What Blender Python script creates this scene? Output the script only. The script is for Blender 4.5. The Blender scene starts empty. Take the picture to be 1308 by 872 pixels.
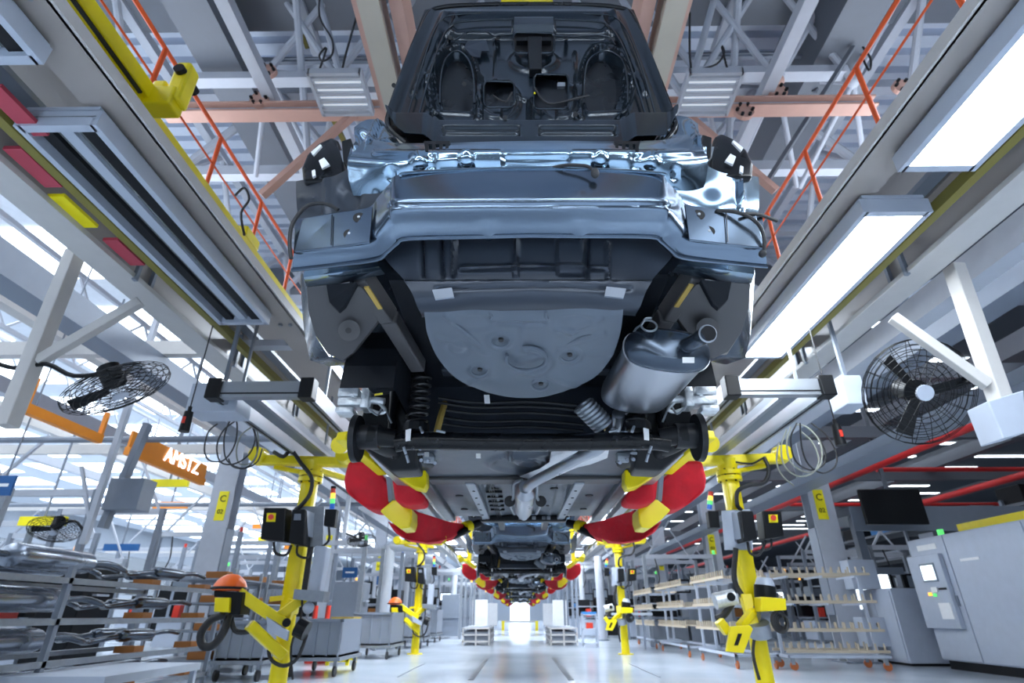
import bpy, bmesh, math, random
from mathutils import Vector, Matrix
random.seed(7)
scn = bpy.context.scene
C = scn.collection
R = math.radians
# ---------------------------------------------------------------- camera
F, PITCH, YAW = 700.0, R(26.5), 0.0128
camd = bpy.data.cameras.new('camera'); cam = bpy.data.objects.new('camera', camd); C.objects.link(cam)
cam.location = (0, 0, 1.0); cam.rotation_euler = (R(90) + PITCH, 0, YAW)
camd.sensor_width = 36; camd.lens = F / 1308 * 36; camd.clip_start = .05; camd.clip_end = 400
camd.dof.use_dof = True; camd.dof.focus_distance = 2.3; camd.dof.aperture_fstop = 2.8
scn.camera = cam
# ---------------------------------------------------------------- world, exposure
w = bpy.data.worlds.new('hall_daylight'); scn.world = w; w.use_nodes = True
bg = w.node_tree.nodes['Background']; bg.inputs[0].default_value = (.66, .80, 1, 1); bg.inputs[1].default_value = .20
vs = scn.view_settings; vs.view_transform = 'Standard'; vs.look = 'None'; vs.gamma = 1; vs.use_curve_mapping = False
vs.exposure = 0.25
scn.cycles.use_denoising = True; scn.cycles.max_bounces = 6; scn.cycles.sample_clamp_indirect = 4
# ---------------------------------------------------------------- large area lights (LED high bays over the line, added roof uplights)
def area(x, y, z, sx, sy, e, col=(.78, .88, 1), rx=0, ry=0):
    d = bpy.data.lights.new('bay_or_added_uplight', 'AREA'); d.shape = 'RECTANGLE'; d.size = sx; d.size_y = sy; d.energy = e; d.color = col
    o = bpy.data.objects.new('bay_or_added_uplight', d); C.objects.link(o); o.location = (x, y, z); o.rotation_euler = (rx, ry, 0)
    return o
for k in range(8):
    area(-12.5, 6 + 14*k, 9.2, 3, 9, 480, (.85, .92, 1)); area(10.5, 6 + 14*k, 9.2, 2, 7, 260, (.8, .9, 1)); area(0, 14 + 14*k, 7.2, 3, 3, 1500)
for sx in (-1, 1):
    area(sx*5.2, 4, 6.5, 1.4, 12, 330 if sx > 0 else 200)
area(0, -4, 6, 8, 4, 260, (.72, .86, 1), rx=R(-50))
for x, y, e in ((-6, 6, 150), (6, 6, 150), (0, 14, 200), (-6, 24, 280), (6, 24, 160), (0, 34, 300)): area(x, y, 5.6, 2, 6, e, (.8, .88, 1), rx=R(180))  # uplights added to brighten the roof deck from below
# ---------------------------------------------------------------- helpers
Rm = Matrix.Rotation(YAW, 3, 'Z') @ Matrix.Rotation(R(90) + PITCH, 3, 'X')
O = Vector((0, 0, 1.0))
def P(px, py, Y=None, Z=None, X=None):
    d = Rm @ Vector(((px - 654) / F, (436 - py) / F, -1))
    if Y is not None: t = Y / d.y
    elif Z is not None: t = (Z - 1.0) / d.z
    else: t = X / d.x
    return O + d * t
MATS = {}
def M(name, col, rough=.5, metal=0, noise=.08, nscale=6, bump=0, emit=0, coat=0, alpha=1, spec=.5, ecol=None):
    if name in MATS: return MATS[name]
    m = bpy.data.materials.new(name); m.use_nodes = True; t = m.node_tree; b = t.nodes['Principled BSDF']
    b.inputs['Roughness'].default_value = rough; b.inputs['Metallic'].default_value = metal
    b.inputs['Coat Weight'].default_value = coat; b.inputs['Coat Roughness'].default_value = .12
    b.inputs['Specular IOR Level'].default_value = spec
    c = (*col, 1)
    tc = t.nodes.new('ShaderNodeTexCoord'); n = t.nodes.new('ShaderNodeTexNoise'); n.inputs['Scale'].default_value = nscale
    n.inputs['Detail'].default_value = 4; t.links.new(tc.outputs['Object'], n.inputs['Vector'])
    mx = t.nodes.new('ShaderNodeMix'); mx.data_type = 'RGBA'
    mx.inputs['A'].default_value = tuple(x * (1 - noise) for x in col) + (1,)
    mx.inputs['B'].default_value = tuple(min(1, x * (1 + noise)) for x in col) + (1,)
    t.links.new(n.outputs['Fac'], mx.inputs['Factor']); t.links.new(mx.outputs['Result'], b.inputs['Base Color'])
    mr = t.nodes.new('ShaderNodeMapRange'); mr.inputs['To Min'].default_value = max(.02, rough - .07); mr.inputs['To Max'].default_value = min(1, rough + .07)
    t.links.new(n.outputs['Fac'], mr.inputs['Value']); t.links.new(mr.outputs['Result'], b.inputs['Roughness'])
    if bump:
        bp = t.nodes.new('ShaderNodeBump'); bp.inputs['Strength'].default_value = bump; bp.inputs['Distance'].default_value = .02
        t.links.new(n.outputs['Fac'], bp.inputs['Height']); t.links.new(bp.outputs['Normal'], b.inputs['Normal'])
    if emit:
        b.inputs['Emission Color'].default_value = (*(ecol or col), 1); b.inputs['Emission Strength'].default_value = emit
    if alpha < 1: b.inputs['Alpha'].default_value = alpha
    MATS[name] = m; return m
M('white_steel', (.47, .50, .56), .45); M('girder_paint', (.36, .325, .30), .38, noise=.1, nscale=2); M('flange_paint', (.54, .525, .51), .4)
M('pink_primer', (.60, .36, .29), .6); M('tan_paint', (.52, .45, .36), .5); M('roof_sheet', (.66, .72, .82), .5, .3, nscale=1)
M('grey_duct', (.13, .145, .17), .5); M('orange_paint', (.85, .12, .02), .4); M('red_paint', (.62, .02, .02), .4); M('yellow_paint', (.90, .72, .0), .38, coat=.2)
M('red_cloth', (.62, .004, .018), .7, bump=.5, nscale=9, noise=.25); M('olive_paint', (.20, .17, .03), .5); M('aluminium', (.38, .41, .45), .32, .7); M('alu_dark', (.24, .28, .33), .35, .6)
M('black_plastic', (.006, .007, .009), .42, spec=.25); M('black_gloss', (.004, .005, .007), .28, coat=.1, spec=.25); M('black_rubber', (.02, .02, .022), .6); M('grey_cable', (.25, .26, .22), .55)
M('body_paint', (.075, .105, .145), .26, .75, noise=.05, coat=.5); M('sill_paint', (.26, .38, .50), .14, .95, noise=.05, coat=.6); M('beam_metal', (.15, .195, .255), .21, .95, noise=.06)
M('primer_grey', (.042, .052, .07), .36, .5, noise=.1, nscale=9); M('floor_primer', (.115, .14, .175), .48, .2, noise=.12, nscale=7); M('brown_liner', (.070, .068, .072), .55, noise=.1)
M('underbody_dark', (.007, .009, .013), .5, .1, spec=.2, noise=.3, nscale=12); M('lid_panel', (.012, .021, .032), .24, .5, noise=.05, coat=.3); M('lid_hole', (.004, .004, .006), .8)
M('muffler_steel', (.42, .45, .50), .30, .95, noise=.04, nscale=3); M('rack_silencer', (.26, .29, .34), .26, .95, noise=.05); M('muffler_dark', (.07, .09, .12), .25, .8); M('cast_alu', (.72, .75, .78), .35, .6, noise=.25, nscale=30, bump=.4)
M('foil', (.80, .82, .85), .35, .7, bump=.5, nscale=30); M('spring_black', (.012, .013, .015), .3); M('pan_primer', (.055, .070, .092), .42, .35, noise=.2, nscale=9); M('sticker', (.9, .9, .9), .6); M('rust_ochre', (.40, .27, .06), .6, noise=.3)
M('machine_white', (.46, .51, .60), .4); M('machine_grey', (.20, .23, .28), .45); M('tote_grey', (.20, .225, .27), .55); M('bin_brown', (.30, .11, .02), .6); M('beige_peg', (.52, .44, .33), .6)
M('screen_glow', (.8, .9, 1), .3, emit=2.2); M('lamp_glow', (.88, .94, 1), .3, emit=9); M('lamp_off', (.30, .32, .33), .25, .4, noise=.3, nscale=5); M('sky_panel', (.86, .93, 1), .5, emit=3.2, noise=.1, nscale=2)
M('lamp_green', (.1, .6, .15), .3, emit=1); M('lamp_red', (.7, .05, .03), .3); M('lamp_blue', (.02, .12, .5), .3, emit=.4); M('lamp_amber', (1, .45, .05), .3, emit=1.5)
M('sign_blue', (.01, .10, .30), .5); M('sign_orange', (.95, .30, .02), .5); M('hazard_red', (.45, .05, .08), .5); M('yellow_tag', (.95, .80, .0), .5); M('dark_edge', (.02, .03, .04), .3); M('white_text', (.9, .92, .95), .5)
M('hat_orange', (.90, .14, .01), .4); M('concrete', (.42, .45, .5), .6); M('brake_dark', (.018, .02, .024), .4, .5); M('rack_steel', (.12, .14, .17), .24, .95, noise=.1); M('steel_dull', (.30, .33, .37), .4, .6, noise=.2, nscale=15)
M('dark_wall', (.03, .035, .045), .7); M('dim_glow', (.7, .75, .8), .4, emit=.5); M('far_grey', (.40, .44, .50), .6); M('floor_mark', (.10, .12, .15), .5); M('caster_orange', (.45, .12, .03), .5); M('blue_crate', (.03, .2, .5), .5)
# glass
gm = bpy.data.materials.new('clear_glass'); gm.use_nodes = True; gb = gm.node_tree.nodes['Principled BSDF']; gb.inputs['Roughness'].default_value = .03
gb.inputs['Base Color'].default_value = (.85, .92, 1, 1); gb.inputs['Alpha'].default_value = .18; MATS['clear_glass'] = gm
# floor: pale glossy epoxy
fm = bpy.data.materials.new('epoxy_floor'); fm.use_nodes = True; ft = fm.node_tree; fb = ft.nodes['Principled BSDF']
fn = ft.nodes.new('ShaderNodeTexNoise'); fn.inputs['Scale'].default_value = .5; fn.inputs['Detail'].default_value = 6
fg = ft.nodes.new('ShaderNodeTexCoord'); ft.links.new(fg.outputs['Object'], fn.inputs['Vector'])
fr = ft.nodes.new('ShaderNodeValToRGB'); fr.color_ramp.elements[0].position = .3; fr.color_ramp.elements[0].color = (.46, .52, .60, 1); fr.color_ramp.elements[1].position = .7; fr.color_ramp.elements[1].color = (.62, .68, .75, 1)
ft.links.new(fn.outputs['Fac'], fr.inputs['Fac']); ft.links.new(fr.outputs['Color'], fb.inputs['Base Color']); fb.inputs['Roughness'].default_value = .14
MATS['epoxy_floor'] = fm

class B:
    """collects primitives in world (or local) coordinates, links ONE mesh object"""
    def __init__(s): s.bm = bmesh.new()
    def box(s, x0, x1, y0, y1, z0, z1, rot=None, bev=0):
        c = Vector(((x0+x1)/2, (y0+y1)/2, (z0+z1)/2))
        m = Matrix.Translation(c) @ (rot.to_4x4() if rot else Matrix()) @ Matrix.Diagonal((abs(x1-x0), abs(y1-y0), abs(z1-z0), 1))
        r = bmesh.ops.create_cube(s.bm, size=1, matrix=m)
        if bev:
            es = list({e for v in r['verts'] for e in v.link_edges}); bmesh.ops.bevel(s.bm, geom=es, offset=bev, segments=2, affect='EDGES', profile=.5)
        return s
    def bar(s, a, b, wx, wz=None, bev=0):
        a, b = Vector(a), Vector(b); d = b - a; L = d.length
        if L < 1e-6: return s
        q = d.to_track_quat('Y', 'Z').to_matrix().to_4x4(); wz = wz or wx
        m = Matrix.Translation((a+b)/2) @ q @ Matrix.Diagonal((wx, L, wz, 1))
        r = bmesh.ops.create_cube(s.bm, size=1, matrix=m)
        if bev:
            es = list({e for v in r['verts'] for e in v.link_edges}); bmesh.ops.bevel(s.bm, geom=es, offset=bev, segments=2, affect='EDGES', profile=.5)
        return s
    def cyl(s, a, b, r, r2=None, seg=16):
        a, b = Vector(a), Vector(b); d = b - a; q = d.to_track_quat('Z', 'Y').to_matrix().to_4x4()
        bmesh.ops.create_cone(s.bm, cap_ends=True, segments=seg, radius1=r, radius2=r if r2 is None else r2, depth=d.length, matrix=Matrix.Translation((a+b)/2) @ q)
        return s
    def ball(s, c, r, sc=(1, 1, 1), seg=16):
        bmesh.ops.create_uvsphere(s.bm, u_segments=seg, v_segments=seg//2, radius=r, matrix=Matrix.Translation(c) @ Matrix.Diagonal((*sc, 1)))
        return s
    def tube(s, pts, r, seg=8, sm=4, closed=False):
        pts = [Vector(p) for p in pts]
        if sm > 1 and len(pts) > 2: pts = smooth(pts, sm)
        rings = []; n = len(pts); prev = None
        for i, p in enumerate(pts):
            d = (pts[min(i+1, n-1)] - pts[max(i-1, 0)]) if not closed else (pts[(i+1) % n] - pts[i-1])
            d.normalize()
            if prev is None: u = d.orthogonal().normalized()
            else: u = (prev - d * prev.dot(d)).normalized()
            prev = u; v = d.cross(u); rr = r(i/(n-1)) if callable(r) else r
            rings.append([s.bm.verts.new(p + (u*math.cos(2*math.pi*k/seg) + v*math.sin(2*math.pi*k/seg))*rr) for k in range(seg)])
        m = n if closed else n-1
        for i in range(m):
            a, b = rings[i], rings[(i+1) % n]
            for k in range(seg): s.bm.faces.new((a[k], a[(k+1) % seg], b[(k+1) % seg], b[k]))
        if not closed: s.bm.faces.new(rings[0][::-1]); s.bm.faces.new(rings[-1])
        return s
    def ring(s, c, nrm, R_, r, seg=32, ts=6):
        nrm = Vector(nrm).normalized(); u = nrm.orthogonal().normalized(); v = nrm.cross(u); c = Vector(c)
        return s.tube([c + (u*math.cos(2*math.pi*k/seg) + v*math.sin(2*math.pi*k/seg))*R_ for k in range(seg)], r, ts, 1, True)
    def loft(s, rings, cap=True):
        vr = [[s.bm.verts.new(p) for p in r] for r in rings]; n = len(vr[0])
        for a, b in zip(vr, vr[1:]):
            for k in range(n): s.bm.faces.new((a[k], a[(k+1) % n], b[(k+1) % n], b[k]))
        if cap: s.bm.faces.new(vr[0][::-1]); s.bm.faces.new(vr[-1])
        return s
    def prism(s, poly, off, bev=0):
        off = Vector(off); a = [s.bm.verts.new(p) for p in poly]; b = [s.bm.verts.new(Vector(p) + off) for p in poly]; n = len(a)
        f = [s.bm.faces.new(a), s.bm.faces.new(b[::-1])]
        for k in range(n): f.append(s.bm.faces.new((a[k], b[k], b[(k+1) % n], a[(k+1) % n])))
        if bev:
            es = list({e for g in f for e in g.edges}); bmesh.ops.bevel(s.bm, geom=es, offset=bev, segments=3, affect='EDGES', profile=.5, clamp_overlap=True)
        return s
    def slab(s, pts, depth=.05, bev=0):      # outline points (px, py, Y), pushed back by depth
        return s.prism([P(a, b, Y=c) for a, b, c in pts], (0, depth, 0), bev)
    def build(s, name, mat, parent=None, smooth_=False, label=None, kind=None, world=False):
        me = bpy.data.meshes.new(name); bmesh.ops.recalc_face_normals(s.bm, faces=s.bm.faces[:])
        if world and parent:
            o_ = Vector((0, 0, 0)); p = parent
            while p: o_ += p.location; p = p.parent
            bmesh.ops.translate(s.bm, verts=s.bm.verts[:], vec=-o_)
        s.bm.to_mesh(me); s.bm.free()
        o = bpy.data.objects.new(name, me); C.objects.link(o); me.materials.append(MATS[mat])
        if parent: o.parent = parent
        if smooth_:
            for f in me.polygons: f.use_smooth = True
            try: me.set_sharp_from_angle(angle=R(38))
            except Exception: pass
        if label: o['label'] = label
        if kind: o['kind'] = kind
        return o
def cr(p0, p1, p2, p3, t):
    return .5*((2*p1) + (p2-p0)*t + (2*p0-5*p1+4*p2-p3)*t*t + (3*p1-p0-3*p2+p3)*t**3)
def smooth(pts, k):
    out = []; n = len(pts)
    for i in range(n-1):
        a, b, c, d = pts[max(i-1, 0)], pts[i], pts[i+1], pts[min(i+2, n-1)]
        for j in range(k): out.append(cr(a, b, c, d, j/k))
    out.append(pts[-1]); return out
def thing(name, label, cat, loc=(0, 0, 0), group=None):
    o = bpy.data.objects.new(name, None); C.objects.link(o); o.location = loc; o['label'] = label; o['category'] = cat; o.empty_display_size = .1
    if group: o['group'] = group
    return o
def tag(o, label, cat, group=None):
    o['label'] = label; o['category'] = cat
    if group: o['group'] = group
    return o
def copy_tree(o, parent=None):
    c = o.copy(); C.objects.link(c)
    if parent: c.parent = parent
    for ch in list(o.children): copy_tree(ch, c)
    return c
def dup(src, loc, label=None, group=None, rz=None):
    c = copy_tree(src); c.location = loc
    if label: c['label'] = label
    if group: c['group'] = group
    if rz is not None: c.rotation_euler.z = rz
    return c
def struct(b, name, mat, parent=None, smooth_=False): return b.build(name, mat, parent, smooth_, kind='structure')
def sbox(name, mat, *a): return struct(B().box(*a), name, mat)
def text(s, size, loc, rot, mat, parent, name='lettering', depth=.004):
    cu = bpy.data.curves.new(name, 'FONT'); cu.body = s; cu.size = size; cu.extrude = depth; cu.align_x = 'CENTER'; cu.align_y = 'CENTER'
    t = bpy.data.objects.new(name, cu); C.objects.link(t)
    dg = bpy.context.evaluated_depsgraph_get(); me = bpy.data.meshes.new_from_object(t.evaluated_get(dg)); bpy.data.objects.remove(t)
    o = bpy.data.objects.new(name, me); C.objects.link(o); me.materials.clear(); me.materials.append(MATS[mat]); o.parent = parent; o.location = loc; o.rotation_euler = rot
    return o
def sheet(name, rows, mat, parent, su=4, sv=4, half=False, disp=None, thick=.004, smooth_=True, label=None, mirror_only=False, hole=None):
    """surface through control rows of (px, py, Y); half=True continues mirrored about the car's centre plane"""
    W = [[P(a, b, Y=c) if not isinstance((a, b, c), Vector) else None for a, b, c in r] for r in rows]
    return wsheet(name, W, mat, parent, su, sv, half, disp, thick, smooth_, label, mirror_only, hole)
def wsheet(name, W, mat, parent, su=4, sv=4, half=False, disp=None, thick=.004, smooth_=True, label=None, mirror_only=False, hole=None):
    W = [[Vector(p) for p in r] for r in W]
    if half: W = [r + [Vector((2*CX - p.x, p.y, p.z)) for p in r[::-1][1:]] for r in W]
    if mirror_only: W = [[Vector((2*CX - p.x, p.y, p.z)) for p in r] for r in W]
    G = [smooth(r, su) for r in W]
    cols = [smooth([G[i][j] for i in range(len(G))], sv) for j in range(len(G[0]))]
    nu, nv = len(cols), len(cols[0])
    g = [[cols[i][j].copy() for j in range(nv)] for i in range(nu)]
    if disp:
        h = [[None]*nv for _ in range(nu)]
        for i in range(nu):
            for j in range(nv):
                a = g[min(i+1, nu-1)][j] - g[max(i-1, 0)][j]; b = g[i][min(j+1, nv-1)] - g[i][max(j-1, 0)]
                nrm = a.cross(b); nrm = nrm.normalized() if nrm.length > 0 else Vector((0, -1, 0))
                if nrm.dot(g[i][j] - O) > 0: nrm = -nrm       # faces the viewer's side (under/behind the car)
                h[i][j] = g[i][j] + nrm * disp(i/(nu-1), j/(nv-1))
        g = h
    bm = bmesh.new(); V = [[bm.verts.new(p) for p in r] for r in g]
    for i in range(nu-1):
        for j in range(nv-1):
            if hole and hole((i+.5)/(nu-1), (j+.5)/(nv-1)): continue
            bm.faces.new((V[i][j], V[i+1][j], V[i+1][j+1], V[i][j+1]))
    lone = [v for v in bm.verts if not v.link_faces]
    if lone: bmesh.ops.delete(bm, geom=lone, context='VERTS')
    b = B(); b.bm.free(); b.bm = bm
    o = b.build(name, mat, parent, smooth_, label, world=True)
    if thick:
        md = o.modifiers.new('thickness', 'SOLIDIFY'); md.thickness = thick; md.offset = 0
    return o
def ss(a, b, x):
    t = max(0, min(1, (x-a)/(b-a))) if a != b else float(x > a); return t*t*(3-2*t)
def pad(u, v, cu, cv, hu, hv, soft=.02):         # soft-edged rectangle 0..1
    return (1-ss(hu-soft, hu+soft, abs(u-cu)))*(1-ss(hv-soft, hv+soft, abs(v-cv)))
def ell(u, v, cu, cv, ru, rv, soft=.15):
    return 1-ss(1-soft, 1+soft, math.hypot((u-cu)/ru, (v-cv)/rv))
def ringd(u, v, cu, cv, ru, rv, w_=.2):
    return math.exp(-((math.hypot((u-cu)/ru, (v-cv)/rv)-1)/w_)**2)
def line(u, v, u0, v0, u1, v1, w_):
    dx, dy = u1-u0, v1-v0; t = max(0, min(1, ((u-u0)*dx+(v-v0)*dy)/(dx*dx+dy*dy))); return math.exp(-(math.hypot(u-u0-t*dx, v-v0-t*dy)/w_)**2)
CX = .045

# ================================================================ THE HALL
struct(B().box(-45, 45, -14, 125, -.2, 0), 'floor', 'epoxy_floor')
# roof deck: real corrugation, folded sheet running across the hall; the light bays left of x=-8.5 lie lower
def corrugated(x0, x1, y0, y1, z, pitch, h, name, mat):
    b = B(); prof = []; y = y0
    while y < y1:
        prof += [(y, z), (y+pitch*.62, z), (y+pitch*.68, z+h), (y+pitch*.94, z+h)]; y += pitch
    A = [b.bm.verts.new((x0, p, q)) for p, q in prof]; D = [b.bm.verts.new((x1, p, q)) for p, q in prof]
    for k in range(len(prof)-1): b.bm.faces.new((A[k], A[k+1], D[k+1], D[k]))
    return struct(b, name, mat)
corrugated(-9, 9, -14, 60, 10.4, .38, .17, 'ceiling', 'roof_sheet'); corrugated(-9, 9, 60, 125, 10.4, 2.4, .14, 'ceiling', 'roof_sheet')
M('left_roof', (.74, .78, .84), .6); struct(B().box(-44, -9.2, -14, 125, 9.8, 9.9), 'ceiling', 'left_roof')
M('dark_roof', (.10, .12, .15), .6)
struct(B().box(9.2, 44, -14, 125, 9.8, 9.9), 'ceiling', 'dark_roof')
n = 0
for k in range(26):     # rooflights: translucent sheets glowing with daylight, wide on the left, slim on the right
    for j in range(4):
        n += 1; x1 = -10 - 8*j - (k*37 % 5)*.4; struct(B().box(x1-6.2, x1, -5+4*k, -5+4*k+2.3, 9.75, 9.79), 'window_%d' % n, 'sky_panel')
for k in range(30):
    for j in range(3):
        n += 1; x0 = 10.2 + 8*j + (k*53 % 7)*.7; struct(B().box(x0, x0+4.2, -4+2.9*k, -4+2.9*k+.35, 9.75, 9.79), 'window_%d' % n, 'sky_panel')
# end and side walls with window bands
struct(B().box(-45, 45, 125, 125.3, 0, 12), 'wall_far', 'far_grey')
struct(B().box(-45.3, -45, -14, 125, 0, 3), 'wall_left', 'far_grey'); struct(B().box(-45.3, -45, -14, 125, 7, 12), 'wall_left', 'far_grey')
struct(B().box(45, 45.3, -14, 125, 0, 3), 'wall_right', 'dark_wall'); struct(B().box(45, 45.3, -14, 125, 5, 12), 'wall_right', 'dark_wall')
for z, x in ((3, -45.1), (3, 45.1)):
    for k in range(6):
        n += 1; struct(B().box(x-.04, x+.04, -14+23.1*k, 8.6+23.1*k, z, 7 if x < 0 else 5), 'window_%d' % n, 'clear_glass')
# painted slots in the floor over the skid rails
for x in (-.85, .87): tag(B().box(x-.05, x+.05, 11.0, 16.4, 0, .006).build('floor_slot', 'floor_mark'), 'dark guide slot in the pale floor, %s of the aisle middle' % ('left' if x < 0 else 'right'), 'floor slot')
for k, (x, y0, y1) in enumerate(((-2.2, 11.5, 14.5), (2.5, 11.5, 14.5))): tag(B().box(x-.015, x+.015, y0, y1, 0, .005).build('floor_joint', 'floor_mark'), 'thin dark joint line in the floor toward the %s post' % ['left', 'right'][k], 'floor line')
# roof trusses across the hall
def truss(Y, zb, zt, x0, x1, step, r, label, mat='white_steel'):
    t = thing('roof_truss', label, 'truss', (0, Y, zb))
    for z in (zb, zt):
        B().box(x0, x1, -.09, .09, z-zb-.1, z-zb+.1).build('chord', mat, t)
    x = x0; up = True; base = {}
    while x < x1 - .01:
        a, b = (0, zt-zb) if up else (zt-zb, 0)
        key = up
        if key not in base:
            base[key] = B().cyl((0, 0, a), (step, 0, b), r, seg=8).build('web_member', mat, t); base[key].location.x = x
        else:
            c = base[key].copy(); C.objects.link(c); c.parent = t; c.location.x = x
        x += step; up = not up
    return t
ordn = ['first', 'second', 'third', 'fourth', 'fifth', 'sixth', 'seventh', 'eighth', 'ninth', 'tenth', 'eleventh', 'twelfth']
for k, Y in enumerate((3.2, 7.2, 11.5, 16, 21, 27, 34, 42, 52, 64)):
    truss(Y, 7.9, 9.9, -9, 9, 1.5, .075, 'white tubular roof truss crossing above the line, %s from the viewer' % ordn[k])
for k, X in enumerate((-6.2, -3.4, 3.4, 6.2)):    # longitudinal trusses
    t = thing('long_truss', 'white lattice girder running along the roof, %s' % ['furthest left', 'just left of the open lid', 'just right of the open lid', 'furthest right'][k], 'truss', (X, 0, 7.4))
    for z in (0, 2.2): B().box(-.08, .08, 0, 70, z-.08, z+.08).build('chord', 'white_steel', t)
    a = B().cyl((0, 0, 0), (0, 1.7, 2.2), .06, seg=8).build('web_member', 'white_steel', t); b = B().cyl((0, 1.7, 2.2), (0, 3.4, 0), .06, seg=8).build('web_member', 'white_steel', t)
    for j in range(1, 20):
        for q in (a, b):
            c = q.copy(); C.objects.link(c); c.parent = t; c.location.y = 3.4*j
# wide grey roof girders (above the trusses) along and across
for k, Y in enumerate((5.4, 14, 24, 36)): tag(B().box(-9, 9, Y-.35, Y+.35, 9.6, 10.3).build('roof_girder', 'grey_duct'), 'wide grey girder across the roof deck, %s from the viewer' % ordn[k], 'girder')
for k, X in enumerate((-4.6, 4.9)): tag(B().box(X-.32, X+.32, -2, 80, 8.6, 9.3).build('roof_girder', 'grey_duct'), 'deep grey girder running lengthwise high on the %s' % ['left', 'right'][k], 'girder')
# bolted node plates
for k, (px, py, Y) in enumerate(((342, 92, 5.2), (332, 128, 5.2), (993, 118, 5.2), (1152, 112, 5.2), (440, 138, 5.2), (950, 143, 5.2))):
    c = P(px, py, Y=Y); t = thing('node_plate', 'round bolted node plate with primer patches, %s' % ['upper left of the lid', 'on the pink beam left of the lid', 'right of the lid by the grille lamp', 'beside the right orange handrail', 'low on the pink beam near the left lamp', 'low on the pink beam near the right lamp'][k], 'node plate', c)
    B().cyl((0, -.03, 0), (0, .03, 0), .13).build('plate', 'pink_primer', t)
    for j in range(6): a = j*math.pi/3; B().cyl((.1*math.cos(a), -.07, .1*math.sin(a)), (.1*math.cos(a), -.03, .1*math.sin(a)), .022, seg=6).build('bolt', 'black_plastic', t)
# pink primer beam across + struts
for k, (py, Y) in enumerate(((139, 5.25), (500, 13.5), (640, 24))):
    z = P(664, py, Y=Y).z; t = thing('pink_beam', 'salmon primed cross beam with a white web, %s from the viewer' % ordn[k], 'beam', (0, Y, z))
    B().box(-4.8, 4.8, -.1, .1, -.09, -.06).box(-4.8, 4.8, -.1, .1, .06, .09).build('flange', 'pink_primer', t)
    B().box(-4.8, 4.8, -.02, .02, -.06, .06).build('web', 'white_steel', t)
    for s in (-1, 1):
        B().bar((s*2.2, 0, -.05), (s*3.3, .2, -1.3), .09).build('strut', 'pink_primer', t); B().cyl((s*2.3, 0, .1), (s*1.6, 0, 2.5), .05, seg=8).build('strut', 'white_steel', t)
        B().cyl((s*2.3, 0, .1), (s*3.1, 0, 2.5), .05, seg=8).build('strut', 'white_steel', t)
# conveyor carrying rails above the car (tan + salmon), lengthwise
for s in (-1, 1):
    sd = 'left' if s < 0 else 'right'
    x = s*1.12
    t = thing('conveyor_rail', 'tan and salmon overhead conveyor rail beside the lid, %s side' % sd, 'rail', (CX + x, 0, 5.0))
    B().box(-.055, .055, -1, 70, 0, .30).build('web', 'girder_paint' if s < 0 else 'tan_paint', t); B().box(-.08, .08, -1, 70, -.04, 0).build('flange', 'tan_paint', t)
    t = thing('conveyor_rail', 'salmon primed power rail just inside the tan rail, %s side' % sd, 'rail', (CX + x - s*.17, 0, 5.1))
    B().box(-.05, .05, -1, 70, 0, .35).build('web', 'pink_primer', t)
    t = thing('thin_rail', 'thin salmon cable rail outside the tan rail, %s side' % sd, 'rail', (CX + x + s*.25, 0, 5.5))
    B().box(-.03, .03, -1, 70, 0, .10).build('web', 'pink_primer', t)
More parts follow.
